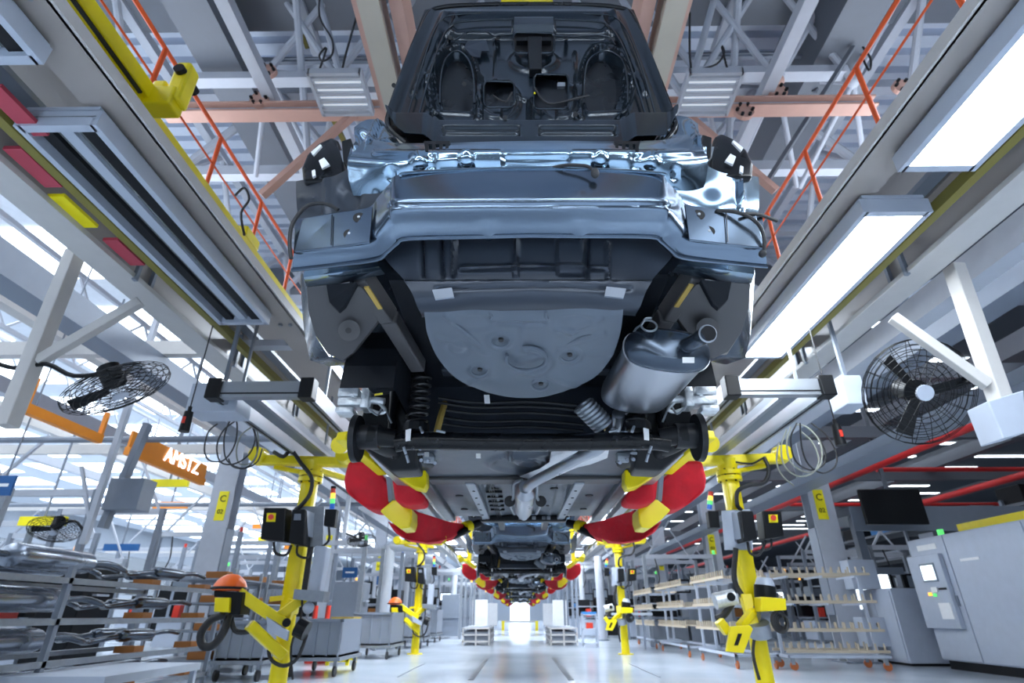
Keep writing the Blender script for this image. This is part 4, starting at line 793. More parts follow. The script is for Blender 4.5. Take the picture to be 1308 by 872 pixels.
both('hanger_arm', 'yellow_paint', car_r, lambda b, m: b.bar(m(Vector((-1.28, 4.75, 2.95))), m(Vector((-1.12, 4.9, 4.98))), .10, .12, .01))
for k in range(1, 5):
    dup(car, (CX, 4.0+10.2*k, 1.95), CAR_LABELS[k]); dup(car_r, (CX, 5.2+10.2*k, 1.9), 'yellow hanging carrier with red covers holding the %s car body' % ordn[k])
# ================================================================ COLUMNS
def column(s, k, Y):
    t = thing('steel_column', 'pale grey steel column on the %s, %s from the viewer' % ('left' if s < 0 else 'right', ordn[k]), 'column', (s*7.9, Y, 0))
    B().box(-.30, .30, -.22, -.18, 0, 8.8).box(-.30, .30, .18, .22, 0, 8.8).build('flanges', 'white_steel', t); B().box(-.03, .03, -.18, .18, 0, 8.8).build('web', 'white_steel', t)
    B().box(-.4, .4, -.35, .35, 0, .03).build('base_plate', 'machine_grey', t)
    if k < 3:
        g = B().box(-.13 - s*.05, .13 - s*.05, -.235, -.22, 3.2, 3.95).build('yellow_sign', 'yellow_tag', t)
        text('C', .24, (-s*.05, -.242, 3.75), (R(90), 0, 0), 'black_plastic', g); text('0%d' % (k+2), .16, (-s*.05, -.242, 3.42), (R(90), 0, 0), 'black_plastic', g)
    B().box(-s*.3-.03, -s*.3+.03, -.2, .2, 1.0, 3.0).build('conduit', 'machine_grey', t)
    return t
for s in (-1, 1):
    for k in range(6): column(s, k, 15 + 9*k)
# ================================================================ MID-LEVEL STEELWORK, left pale, right dark with red pipes
lp = ['nearest', 'second', 'third', 'fourth', 'fifth', 'sixth', 'seventh']
for k, (x, z) in enumerate(((-8.6, 5.6), (-11, 5.2), (-14.5, 6.0), (-19, 6.4))):
    tag(B().box(x-.12, x+.12, 0, 90, z, z+.32).build('long_beam', 'white_steel' if k % 2 else 'flange_paint'), 'pale lengthwise beam over the left bays, %s out from the line' % lp[k], 'beam')
for k, Y in enumerate((8.5, 11.3, 14.9, 19, 24, 33, 42)):
    tag(B().cyl((-30, Y, 4.35), (-4.2, Y, 4.35), .07, seg=10).build('cross_pipe', 'machine_grey') if k % 2 else B().box(-30, -4.2, Y-.08, Y+.08, 5.0, 5.25).build('cross_beam', 'flange_paint'), 'grey steel crossing over the left bays, %s from the viewer' % ordn[k], 'beam')
for k, (x, z) in enumerate(((-10, 6.7), (-12.5, 7.2), (-16, 7.4))):
    t = thing('bay_truss', 'slender white lattice under the left rooflights, %s out from the line' % lp[k], 'truss', (x, 0, z))
    B().box(-.05, .05, 2, 80, 0, .1).build('chord', 'white_steel', t); B().box(-.05, .05, 2, 80, 1.2, 1.3).build('chord', 'white_steel', t)
    q0 = B().bar((0, 2, .05), (0, 3.2, 1.25), .05).build('web_member', 'white_steel', t); q1 = B().bar((0, 3.2, 1.25), (0, 4.4, .05), .05).build('web_member', 'white_steel', t)
    for j in range(1, 24):
        for q in (q0, q1): c = q.copy(); C.objects.link(c); c.parent = t; c.location.y = 2.4*j
# orange overhead bands (lengthwise) and the lettered sign
def P2(px, py, x): return P(px, py, X=x)
for k, (y0, y1) in enumerate(((8.3, 10.1), (10.9, 13.9))):
    t = thing('orange_band', ['orange overhead crane band under the left white post', 'orange band with bright white letters beside the left column'][k], 'sign', (-8.0, (y0+y1)/2, 3.92)); h = (y1-y0)/2
    B().box(-.06, .06, -h, h, 0, .16).build('band', 'sign_orange', t)
    if k: B().box(-.03, .02, -h, h, .16, .50).build('letter_board', 'sign_orange', t); text('AMSTZ', .46, (.04, .4, .32), (R(90), 0, R(90)), 'screen_glow', t, depth=.01)
    else: B().box(-.04, .04, -h, -h+.06, .16, .6).build('drop_rod', 'sign_orange', t); B().box(-.04, .04, h-.06, h, .16, .6).build('drop_rod', 'sign_orange', t)
random.seed(11); hs = []
for k in range(12):
    y = random.uniform(14, 45); x = random.uniform(-15, -9.7); z = random.uniform(2.9, 5.2)
    hs.append((y, x, z))
for k, (y, x, z) in enumerate(sorted(hs)):
    mt = ('yellow_tag', 'sign_orange', 'yellow_tag', 'sign_orange', 'sign_blue')[k % 5]; t = thing('hanging_sign', '%s board hanging over the left bays, %s from the viewer' % ({'y': 'yellow'}.get(mt[0], mt[5:]), ordn[k]), 'sign', (x, y, z))
    B().box(-.6, .6, -.05, .05, 0, .22).build('board', mt, t); B().box(-.02, .02, -.02, .02, .22, 9.75-z).build('rod', 'machine_grey', t)
# blue signs
for k, (px, py, Y, w_) in enumerate(((4, 620, 9, .35), (447, 731, 20, .5), (489, 741, 24, .5))):
    c = P(px, py, Y=Y); t = thing('blue_sign', ['blue hanging sign at the left picture edge', 'small blue sign above the yellow stand', 'small blue sign left of the second yellow post'][k], 'sign', c)
    B().box(-w_/2, w_/2, -.02, .02, -.16, .16).build('board', 'sign_blue', t); B().box(-.01, .01, -.01, .01, .16, 10.5-c.z).build('rod', 'machine_grey', t); B().box(-w_*.3, w_*.3, -.025, -.02, -.02, .03).build('lettering_bar', 'white_text', t)
# grey junction box and frame left
c = P(168, 632, Y=10.5); t = thing('junction_box', 'big grey junction box hung from a stem left of the column', 'box', c)
B().box(-.35, .3, -.2, .2, -.3, .28, bev=.01).build('body', 'machine_grey', t); B().bar((-.35, 0, -.6), (-.1, 0, 1.4), .16, .12).build('stem', 'machine_grey', t)
# right side: red pipes, ducts, dark trays
def pipe_line(name, mat, x, z, r, y0, y1, label, cat='pipe'): return tag(B().cyl((x, y0, z), (x, y1, z), r, seg=14).build(name, mat, smooth_=True), label, cat)
pipe_line('red_pipe', 'red_paint', 9.0, 4.42, .15, 7.0, 60, 'bright red fire main running lengthwise past the right column')
pipe_line('red_pipe', 'red_paint', 8.6, 6.6, .08, 2, 60, 'thinner red pipe high behind the right fan')
pipe_line('red_pipe', 'red_paint', 14.5, 4.6, .10, 9, 60, 'dull red pipe above the grey cabinets')
for k, Y in enumerate((12, 17, 23)): tag(B().cyl((11, Y, 5.0), (22, Y, 5.0), .07, seg=12).build('red_branch_pipe', 'red_paint', smooth_=True), 'red branch pipe crossing the dark right roof, %s from the viewer' % ordn[k], 'pipe')
tag(B().box(6.9, 7.5, 2, 60, 3.85, 4.05).build('flat_duct', 'machine_grey'), 'flat grey duct running lengthwise below the right fan', 'duct')
tag(B().box(9.8, 10.3, 0, 60, 5.6, 6.0).build('dark_duct', 'grey_duct'), 'dark lengthwise duct above the red main', 'duct')
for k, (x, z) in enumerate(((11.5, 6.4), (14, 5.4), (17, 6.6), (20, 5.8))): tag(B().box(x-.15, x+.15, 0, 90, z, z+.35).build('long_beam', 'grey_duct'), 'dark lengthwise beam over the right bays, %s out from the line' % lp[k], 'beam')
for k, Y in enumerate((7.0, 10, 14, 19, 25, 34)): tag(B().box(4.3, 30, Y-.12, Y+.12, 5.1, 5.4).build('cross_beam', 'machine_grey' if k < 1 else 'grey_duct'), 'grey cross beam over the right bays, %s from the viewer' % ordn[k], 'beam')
t = thing('dark_mezzanine', 'dark steel gantry shelf above the grey cabinets', 'gantry', (14, 15, 0))
B().box(-5.5, 8, -.3, 2, 3.3, 3.5).build('deck', 'grey_duct', t); B().box(-5.5, 8, -.35, -.3, 2.9, 3.5).build('fascia', 'machine_grey', t)
for q in (-5.2, 0, 5): B().box(q-.1, q+.1, 0, .2, 0, 3.3).build('post', 'machine_grey', t)
c = P(1140, 647, Y=14); t = thing('wall_monitor', 'black monitor hung above the gantry beside the right column', 'monitor', c)
B().box(-.75, .75, -.05, .05, -.42, .42, bev=.02).build('screen', 'black_plastic', t); B().box(-.05, .05, 0, .06, .4, 2.8).build('hanger', 'grey_duct', t)
# ================================================================ ALUMINIUM RAIL FRAMES, boxes, pendants, hoses
def rails(s):
    sd = 'left' if s < 0 else 'right'; m = lambda v: Vector((v[0]*s, v[1], v[2]))
    t = thing('rail_frame', 'aluminium crane rail frame hung below the %s girder' % sd, 'rail frame', (s*2.8, 5.5, 3.15))
    bb = lambda n_, mat, x0, x1, y0, y1, z0, z1, bev=0: B().box(*sorted((s*x0, s*x1)), y0, y1, z0, z1, bev=bev).build(n_, mat, t, world=True)
    bb('cross_bar', 'aluminium', 2.32, 3.22, 5.46, 5.56, 3.08, 3.26); bb('bar_groove', 'black_plastic', 2.34, 3.2, 5.455, 5.46, 3.115, 3.13)
    for x in (2.27, 3.27):
        bb('end_cap', 'black_plastic', x-.075, x+.075, 5.42, 5.58, 3.06, 3.29, .01)
        bb('rail', 'aluminium', x-.05, x+.05, 5.58, 11.5, 3.08, 3.26); bb('rail_groove', 'black_plastic', x-.012, x+.012, 5.58, 11.5, 3.074, 3.08)
    bb('runner_beam', 'alu_dark', 2.85, 3.02, 5.6, 8.3, 3.10, 3.24); bb('runner_edge', 'aluminium', 2.80, 2.85, 5.6, 8.3, 3.08, 3.12)
    for y in (6, 9, 11):
        for x in (2.27, 3.27): bb('suspension_rod', 'steel_dull', x-.015, x+.015, y, y+.03, 3.26, 4.2 if x < 3 else 4.6)
    if s < 0: t2 = thing('control_box', 'pale control box beside the left rail frame', 'box', P(275, 507, Y=5.7)); B().box(-.30, .26, 0, .35, -.17, .17, bev=.01).build('body', 'machine_white', t2); B().box(-.02, .02, .1, .14, .17, 1.0).build('drop_rod', 'machine_grey', t2)
    else: t2 = thing('control_box', 'pale control box beside the right rail frame', 'box', P(1093, 497, Y=5.7)); B().box(-.13, .10, 0, .35, -.17, .17, bev=.01).build('body', 'machine_white', t2); B().box(-.02, .02, .1, .14, .17, 1.0).build('drop_rod', 'machine_grey', t2)
    px, py = (239, 535) if s < 0 else (1070, 552)
    c = P(px, py, Y=5.6); t3 = thing('pendant_switch', 'black hanging pendant switch with red mark, %s side' % sd, 'switch', c)
    B().cyl((0, 0, -.14), (0, 0, .08), .055, .045).cyl((0, 0, .08), (0, 0, .14), .02).build('body', 'black_plastic', t3, True); B().box(-.016, .016, -.06, -.05, -.06, .01).build('mark', 'lamp_red', t3); B().cyl((0, 0, .14), (0, 0, 1.5), .007).build('cord', 'black_rubber', t3)
rails(-1); rails(1)
def hoses(label, mats, loops, Y):
    t = thing('hose_loops', label, 'hose', P(*loops[0][0], Y=Y))
    for k, l in enumerate(loops):
        B().tube([P(a, b, Y=Y+.12*k+.04*j) for j, (a, b) in enumerate(l)], .0095, 7, 6).build('hose', mats[k % len(mats)], t, True, world=True)
hoses('coiled black air hoses hanging beside the left rail frame', ['black_rubber', 'black_rubber', 'grey_cable'], [
    [(298, 522), (303, 545), (299, 570), (285, 588), (268, 588), (261, 575), (266, 552), (278, 541)],
    [(300, 538), (285, 550), (277, 570), (282, 590), (300, 592), (318, 580), (326, 560), (320, 540), (306, 530)],
    [(322, 545), (308, 556), (302, 575), (306, 592), (322, 590), (330, 570), (327, 545), (315, 532)],
    [(310, 532), (325, 550), (328, 580), (315, 597), (298, 596), (292, 586)], [(300, 527), (290, 545), (286, 565), (290, 588), (310, 598), (328, 590), (335, 573)]], 6.2)
hoses('coiled grey and black air hoses hanging beside the right rail frame', ['grey_cable', 'black_rubber'], [
    [(1010, 545), (1005, 565), (1010, 590), (1030, 603), (1045, 598), (1050, 580), (1045, 560), (1030, 545), (1018, 542)],
    [(1022, 540), (1024, 570), (1032, 592), (1050, 604), (1066, 596), (1068, 578), (1055, 555), (1036, 540)],
    [(1005, 548), (998, 570), (1002, 595), (1020, 608), (1038, 604), (1046, 588), (1038, 565), (1022, 550)],
    [(1018, 540), (1010, 560), (1016, 588), (1036, 600), (1054, 590), (1050, 566), (1034, 546)], [(995, 565), (992, 590), (1000, 608), (1014, 620)]], 6.2)
# ================================================================ YELLOW MANIPULATOR POSTS
YM = 7.9
def stand_common(s, label):
    sd = 'left' if s < 0 else 'right'; t = thing('manipulator_post', label, 'manipulator', (s*3.0, YM, 0)); x = s*3.0
    o = lambda n_, mat, f, sm=False, lb=None: (lambda b: (f(b), b.build(n_, mat, t, sm, lb, world=True))[1])(B())
    o('lower_tube', 'yellow_paint', lambda b: b.cyl((x, YM, 0), (x, YM, 1.0), .115, .10, 14), True); o('upper_tube', 'yellow_paint', lambda b: b.box(x-.10, x+.10, YM-.10, YM+.10, 1.0, 2.72, bev=.03), True)
    o('base_plate', 'yellow_paint', lambda b: b.cyl((x, YM, 0), (x, YM, .02), .22))
    o('flange', 'yellow_paint', lambda b: b.cyl((x, YM, 2.70), (x, YM, 2.76), .17).cyl((x, YM, 2.78), (x, YM, 2.84), .17).cyl((x, YM, 2.84), (x, YM, 3.0), .12, .16), True)
    o('cross_arm', 'yellow_paint', lambda b: b.bar((x-s*.62, YM, 2.98), (x+s*.75, YM-.1, 3.0), .16, .13, .02).bar((x-s*.1, YM, 2.80), (x+s*.55, YM, 2.92), .08, .06, .01).bar((x, YM, 2.9), (x-s*.2, YM+.9, 2.96), .10, .08, .01))
    for q in (-s*.50, s*.75): o('swivel_cap', 'yellow_paint', lambda b: b.cyl((x+q, YM-.25, 3.05), (x+q, YM-.08, 3.05), .11, .13, 20), True); 
    o('flange_bolts', 'black_plastic', lambda b: [b.cyl((x+.13*math.cos(a), YM+.13*math.sin(a), 2.68), (x+.13*math.cos(a), YM+.13*math.sin(a), 2.86), .014, seg=6) for a in (0, 1, 2, 3, 4, 5)])
    return t, o
def A(px, py, d=0): return P(px, py, Y=YM+d)
t, o = stand_common(-1, 'yellow post manipulator nearest on the left, orange capped tool head')
o('cable', 'black_rubber', lambda b: b.tube([A(350, 577, -.2), A(362, 583, -.25), A(372, 575, -.2), A(385, 592, -.2), A(398, 610, -.25), A(396, 630, -.25), A(385, 645, -.2), A(378, 650, -.1)], .028), True)
t_b = o('control_panel', 'steel_dull', lambda b: b.slab([(380, 646, YM-.15), (414, 647, YM-.15), (412, 700, YM-.15), (376, 697, YM-.15)], .02))
def cbox(name, pts, parent_o=o, Y=YM-.42, lb=None): return parent_o(name, 'black_plastic', lambda b: b.slab([(a, c, Y) for a, c in pts], .24, .015), False, lb)
bx1 = cbox('switch_box', [(337, 648), (365, 648), (363, 691), (332, 688)]); bx2 = cbox('drive_box', [(373, 650), (390, 650), (388, 697), (368, 693)])
o('isolator_plate', 'yellow_tag', lambda b: b.slab([(341, 655, YM-.435), (352, 655, YM-.435), (351, 666, YM-.435), (340, 666, YM-.435)], .02)); o('isolator_knob', 'lamp_red', lambda b: b.cyl(A(346, 660, -.47), A(346, 660, -.43), .035), True)
o('white_side_panel', 'machine_white', lambda b: b.slab([(390, 651, YM-.4), (404, 656, YM-.1), (402, 687, YM-.1), (387, 683, YM-.4)], .02)); o('panel_display', 'machine_grey', lambda b: b.slab([(376, 656, YM-.43), (384, 656, YM-.43), (384, 664, YM-.43), (375, 664, YM-.43)], .01))
def stack(px, y0, y1, d=-.2):
    for j, mt in enumerate(('lamp_red', 'lamp_amber', 'lamp_green', 'lamp_blue')):
        a, b_ = A(px - j*.5, y0+(y1-y0)*j/4, d), A(px-(j+1)*.5, y0+(y1-y0)*(j+1)/4, d); o('stack_light_segment', mt, lambda b: b.cyl(a, b_, .033), True)
stack(426, 623, 650); o('stack_light_base', 'black_plastic', lambda b: b.slab([(415, 650, YM-.3), (430, 650, YM-.3), (427, 673, YM-.3), (413, 671, YM-.3)], .12, .01)); o('stack_light_cap', 'black_plastic', lambda b: b.cyl(A(426.3, 621, -.2), A(426, 624, -.2), .035))
o('cables', 'black_rubber', lambda b: b.tube([A(350, 692, -.3), A(352, 706, -.3), A(366, 708, -.3), A(372, 696, -.3)], .018).tube([A(380, 696, -.3), A(380, 708, -.3), A(392, 712, -.3), A(398, 700, -.3)], .016).tube([A(420, 672, -.2), A(420, 690, -.2), A(408, 700, -.2)], .016), True)
o('balance_cylinder', 'machine_white', lambda b: b.bar(A(413, 698, -.2), A(403, 758, -.2), .21, .16, .02)); o('energy_chain', 'black_rubber', lambda b: b.bar(A(397, 698, -.15), A(388, 760, -.1), .07, .08))
o('tool_tray', 'steel_dull', lambda b: b.slab([(376, 752, YM-.45), (414, 755, YM-.45), (412, 769, YM-.45), (374, 765, YM-.45)], .25)); o('valve', 'machine_white', lambda b: b.ball(A(394, 776, -.35), .07), True)
o('upper_link', 'yellow_paint', lambda b: b.bar(A(304, 757, -.6), A(362, 796, -.35), .12, .13, .015).bar(A(390, 762, -.2), A(352, 790, -.3), .12, .12, .015).bar(A(345, 765, -.1), A(392, 760, 0), .08, .06)); o('lower_link', 'yellow_paint', lambda b: b.bar(A(318, 797, -.5), A(362, 838, -.2), .13, .12, .015).bar(A(375, 765, -.1), A(358, 812, -.1), .12, .12, .01))
o('link_pin', 'black_plastic', lambda b: b.cyl(A(366, 795, -.5), A(366, 795, -.2), .05).cyl(A(380, 800, -.4), A(392, 806, -.4), .11)); o('white_shroud', 'machine_white', lambda b: b.slab([(340, 787, YM-.5), (368, 806, YM-.5), (366, 818, YM-.5), (342, 806, YM-.5)], .05))
o('head_block', 'yellow_paint', lambda b: b.slab([(274, 763, YM-.75), (293, 763, YM-.75), (292, 782, YM-.75), (273, 781, YM-.75)], .2, .01)); o('head_block', 'black_plastic', lambda b: b.slab([(273, 754, YM-.7), (310, 756, YM-.7), (306, 785, YM-.7), (291, 785, YM-.7), (293, 762, YM-.7), (273, 762, YM-.7)], .25, .01), False, 'black tool head block')
def dome(b):
    c = A(293, 754, -.55); b.ball(c, .20, (1, 1, .95), 20)
    vs_ = [v for v in b.bm.verts if v.co.z < c.z-.005]; bmesh.ops.delete(b.bm, geom=vs_, context='VERTS')
hd = o('safety_cap', 'hat_orange', dome, True, 'orange dome cap'); o('cap_band', 'black_plastic', lambda b: b.ring(A(293, 751, -.55), (0, 0, 1), .20, .016, 24), True)
o('hose_coil', 'black_rubber', lambda b: b.tube([A(290, 785, -.6), A(272, 790, -.6), A(257, 808, -.6), A(259, 824, -.6), A(272, 824, -.6), A(286, 806, -.6), A(292, 786, -.55)], .045, 10).tube([A(295, 785, -.5), A(300, 805, -.5), A(318, 806, -.45), A(330, 795, -.4)], .03), True)
o('hanging_cable', 'black_rubber', lambda b: b.tube([A(343, 815, -.3), A(345, 840, -.3), A(362, 850, -.3), A(380, 840, -.3), A(392, 810, -.3)], .022).tube([A(386, 765, -.3), A(384, 790, -.3), A(372, 825, -.3), A(374, 868, -.3)], .014), True)
postL = t
t, o = stand_common(1, 'yellow post manipulator nearest on the right, slotted yellow plate low down')
o('cable', 'black_rubber', lambda b: b.tube([A(976, 584, -.2), A(982, 600, -.25), A(976, 616, -.25), A(955, 620, -.25), A(942, 628, -.2), A(942, 645, -.2), A(948, 652, -.1)], .028).tube([A(940, 590, -.2), A(960, 592, -.2), A(974, 585, -.2)], .014), True)
o('control_panel', 'machine_white', lambda b: b.slab([(922, 652, YM-.15), (958, 650, YM-.15), (962, 702, YM-.15), (926, 702, YM-.15)], .02)); cbox('drive_box', [(945, 652), (962, 652), (968, 688), (950, 692)], o); cbox('switch_box', [(974, 652), (998, 652), (1002, 685), (978, 688)], o)
o('white_side_panel', 'machine_white', lambda b: b.slab([(933, 655, YM-.12), (946, 652, YM-.42), (950, 687, YM-.42), (937, 690, YM-.12)], .02)); o('isolator_plate', 'yellow_tag', lambda b: b.slab([(982, 657, YM-.435), (993, 657, YM-.435), (994, 667, YM-.435), (983, 667, YM-.435)], .02)); o('isolator_knob', 'lamp_red', lambda b: b.cyl(A(988, 661, -.47), A(988, 661, -.43), .035), True)
stack(908, 628, 650); o('stack_light_base', 'black_plastic', lambda b: b.slab([(904, 652, YM-.3), (918, 652, YM-.3), (920, 674, YM-.3), (907, 674, YM-.3)], .12, .01))
o('cables', 'black_rubber', lambda b: b.tube([A(955, 692, -.3), A(958, 706, -.3), A(970, 708, -.3), A(978, 690, -.3)], .018).tube([A(940, 700, -.2), A(938, 740, -.2), A(950, 765, -.2), A(952, 790, -.2)], .035).tube([A(985, 688, -.3), A(984, 700, -.3), A(968, 704, -.3)], .014), True)
o('black_motor', 'black_plastic', lambda b: b.cyl(A(977, 748, -.35), A(978, 768, -.35), .13), True); o('motor_cap', 'machine_white', lambda b: b.cyl(A(976, 738, -.35), A(977, 748, -.35), .09, .12), True)
o('yellow_block', 'yellow_paint', lambda b: b.slab([(972, 762, YM-.55), (1004, 764, YM-.55), (1005, 779, YM-.55), (972, 781, YM-.55)], .22, .01)); o('hose_reel', 'black_rubber', lambda b: [b.ring(A(996+k, 794, -.5+.03*k), (.3, -1, 0), .11-.015*k, .018, 22) for k in range(4)], True)
o('slotted_plate', 'yellow_paint', lambda b: b.slab([(933, 800, YM-.6), (958, 798, YM-.6), (962, 803, YM-.6), (950, 834, YM-.6), (928, 832, YM-.6)], .05, .006)); o('plate_slot', 'black_plastic', lambda b: b.slab([(943, 809, YM-.61), (948, 809, YM-.61), (943, 824, YM-.61), (938, 824, YM-.61)], .01))
o('joint', 'steel_dull', lambda b: b.cyl(A(968, 795, -.35), A(972, 812, -.3), .13).cyl(A(962, 785, -.3), A(975, 788, -.1), .10), True); o('lower_link', 'yellow_paint', lambda b: b.bar(A(952, 760, -.2), A(962, 800, -.3), .13, .12, .01).bar(A(962, 780, -.3), A(945, 800, -.5), .09, .08, .01).bar(A(918, 792, -.4), A(930, 808, -.4), .13, .1, .01))
o('gear_motor', 'cast_alu', lambda b: b.cyl(A(913, 768, -.3), A(938, 762, -.3), .095).box(*sum(([c-.06, c+.06] for c in A(935, 765, -.3)), [])), True); o('motor_fan_cover', 'black_plastic', lambda b: b.cyl(A(934, 762, -.42), A(934, 762, -.3), .05), True)
o('hanging_cable', 'black_rubber', lambda b: b.tube([A(935, 770, -.3), A(925, 785, -.3), A(915, 790, -.3)], .04).tube([A(965, 806, -.3), A(962, 835, -.3), A(970, 868, -.3)], .02), True)
postR = t
for k in range(1, 2):
    dup(postL, (-3.0, YM+10*k, 0), 'yellow post manipulator on the left, %s from the viewer' % ordn[k]); dup(postR, (3.0, YM+10*k, 0), 'yellow post manipulator on the right, %s from the viewer' % ordn[k])
# ================================================================ LEFT: exhaust rack
rk = thing('exhaust_rack', 'long grey steel rack stacked with exhaust systems at the lower left', 'rack', (-5.7, 7, 0))
W = lambda n_, mat, *a, **k: B().box(*a, **k).build(n_, mat, rk, world=True)
ZS = (1.36, .95, .55, .18)
for z in ZS:
    W('shelf_beam', 'steel_dull', -5.06, -5.0, 3.2, 10.2, z-.05, z+.01); W('shelf_beam', 'steel_dull', -6.4, -6.34, 3.2, 10.2, z-.05, z+.01)
    for k in range(3): W('cradle', 'bin_brown', -5.35, -5.08, (4.3, 8.2, 9.6)[k], (4.4, 8.4, 9.8)[k], z, z+.08)
for y in (3.3, 6.6, 10.1):
    for x in (-6.37, -5.03): W('post', 'machine_grey', x-.03, x+.03, y-.03, y+.03, 0, 1.5)
ln = ['top', 'second', 'third', 'bottom']
ex = thing('exhaust_system', 'x', 'exhaust', (-5.35, 6, 1.5), 'exhaust systems on the rack')
def oval(b, y0, y1, r):
    rr = []
    for k, (y, q) in enumerate(((y0-.05, .5), (y0-.01, .93), (y0+.03, 1), (y1-.03, 1), (y1+.01, .93), (y1+.05, .5))): rr.append([(r*1.35*q*math.cos(a), y, r*q*math.sin(a)) for a in [2*math.pi*j/20 for j in range(20)]])
    b.loft(rr)
b = B(); oval(b, .1, 1.15, .125); b.build('rear_silencer', 'rack_silencer', ex, True)
B().tube([(0, 1.15, 0), (.06, 1.5, .02), (.08, 1.8, -.03), (-.1, 2.15, -.06), (-.05, 2.5, -.02), (0, 2.65, 0)], .034, 10).build('link_pipe', 'rack_steel', ex, True)
b = B(); oval(b, 2.65, 3.25, .075); b.build('middle_silencer', 'rack_steel', ex, True)
B().tube([(0, 3.25, 0), (.05, 3.6, .03), (0, 4.0, 0)], .03, 10).build('front_pipe', 'rack_steel', ex, True); B().tube([(0, .1, 0), (-.12, -.12, .03), (-.1, -.4, .03)], .032, 10).build('tail_pipe', 'rack_steel', ex, True)
first = True
for j, z in enumerate(ZS):
    for i, x in enumerate((-5.30, -5.72, -6.14)):
        pos = (x, (5.95, 5.7, 5.55, 5.4)[j] + (0, -1.6, .7)[i], z+.20 + (.0 if i else .0)); lb = '%s exhaust system on the %s shelf of the rack' % (['front', 'middle', 'rear'][i], ln[j])
        if first: ex.location = pos; ex['label'] = lb; first = False
        else: dup(ex, pos, lb)
for k in range(3):
    t = thing('small_rack', 'brown-bin shelf unit between rack and left post, %s from the viewer' % ordn[k], 'rack', (-5.9, 11.4+1.5*k, 0))
    for z in (.3, .75, 1.2, 1.6): B().box(-.7, .7, -.6, .6, z-.03, z).build('shelf', 'machine_grey', t); B().box(.1, .5, -.5, -.1, z, z+.12, bev=.01).build('bin', 'bin_brown', t)
    for x in (-.68, .68):
        for y in (-.58, .58): B().box(x-.025, x+.025, y-.025, y+.025, 0, 1.75).build('post', 'steel_dull', t)
# front trolley frame lower left
t = thing('white_trolley', 'pale steel trolley frame at the lower left corner', 'trolley', (-4.6, 7.1, 0))
B().box(-.6, .55, -.9, .9, .38, .46).build('deck', 'machine_white', t)
for x in (-.55, .5):
    for y in (-.85, .85): B().box(x-.03, x+.03, y-.03, y+.03, .08, .38).build('leg', 'machine_white', t); B().cyl((x-.02, y, .06), (x+.02, y, .06), .06).build('wheel', 'black_rubber', t)
# tote carts on the left
def tote_cart(x, y, w_, l_, h, label):
    t = thing('tote_cart', label, 'cart', (x, y, 0))
    B().box(-w_/2, w_/2, -l_/2, l_/2, .25, .31).build('deck', 'steel_dull', t)
    for a in (-1, 1):
        for c in (-1, 1): B().cyl((a*(w_/2-.1)-.02, c*(l_/2-.1), .09), (a*(w_/2-.1)+.02, c*(l_/2-.1), .09), .09, seg=14).build('caster', 'black_rubber', t, True); B().box(a*(w_/2-.1)-.03, a*(w_/2-.1)+.03, c*(l_/2-.1)-.03, c*(l_/2-.1)+.03, .16, .25).build('fork', 'steel_dull', t)
    b = B(); b.box(-w_/2+.04, w_/2-.04, -l_/2+.04, -l_/2+.07, .31, .31+h).box(-w_/2+.04, w_/2-.04, l_/2-.07, l_/2-.04, .31, .31+h).box(-w_/2+.04, -w_/2+.07, -l_/2, l_/2, .31, .31+h).box(w_/2-.07, w_/2-.04, -l_/2, l_/2, .31, .31+h).box(-w_/2+.04, w_/2-.04, -l_/2+.04, l_/2-.04, .31, .35); b.build('tote', 'tote_grey', t)
    for k in range(1, 4): B().box(-w_/2+.04+k*(w_-.08)/4-.012, -w_/2+.04+k*(w_-.08)/4+.012, -l_/2+.02, -l_/2+.04, .33, .31+h).build('rib', 'machine_grey', t)
    B().box(-w_/2+.0, w_/2, -l_/2+.0, -l_/2+.05, .31+h-.05, .31+h).build('rim', 'machine_grey', t); return t
tote_cart(-3.75, 12.1, 1.0, 1.5, .62, 'grey tote cart directly behind the left yellow post'); tote_cart(-4.75, 11.2, .9, 1.3, .6, 'grey tote cart left of the left yellow post'); tote_cart(-3.8, 16.6, 1.1, 1.8, .75, 'large grey tote cart beside the yellow stand')
tote_cart(-3.7, 21.5, 1.0, 1.8, .8, 'grey tote cart beyond the second left post'); tote_cart(-3.9, 26, 1.1, 1.8, .9, 'small distant grey tote cart on the left')
t = thing('yellow_stand', 'yellow square tube stand on the floor left of the aisle', 'stand', (-4.05, 14.3, 0))
for a in (-.22, .22):
    for c in (-.3, .3): B().box(a-.035, a+.035, c-.035, c+.035, 0, .92).build('leg', 'yellow_paint', t)
for z in (.1, .78, .92): B().box(-.25, .25, -.335, -.265, z-.035, z+.035).box(-.25, .25, .265, .335, z-.035, z+.035).build('rail', 'yellow_paint', t)
B().box(-.26, .26, -.34, .34, .93, .96).build('top', 'rust_ochre', t)
for k, x in enumerate((-4.9, -4.6)): tag(B().cyl((x, 14.6, .0), (x, 14.6, 1.2), .10, .05, 12).build('red_bollard', 'lamp_red', smooth_=True), 'red marker post behind the tote carts, %s one' % ['left', 'right'][k], 'bollard')
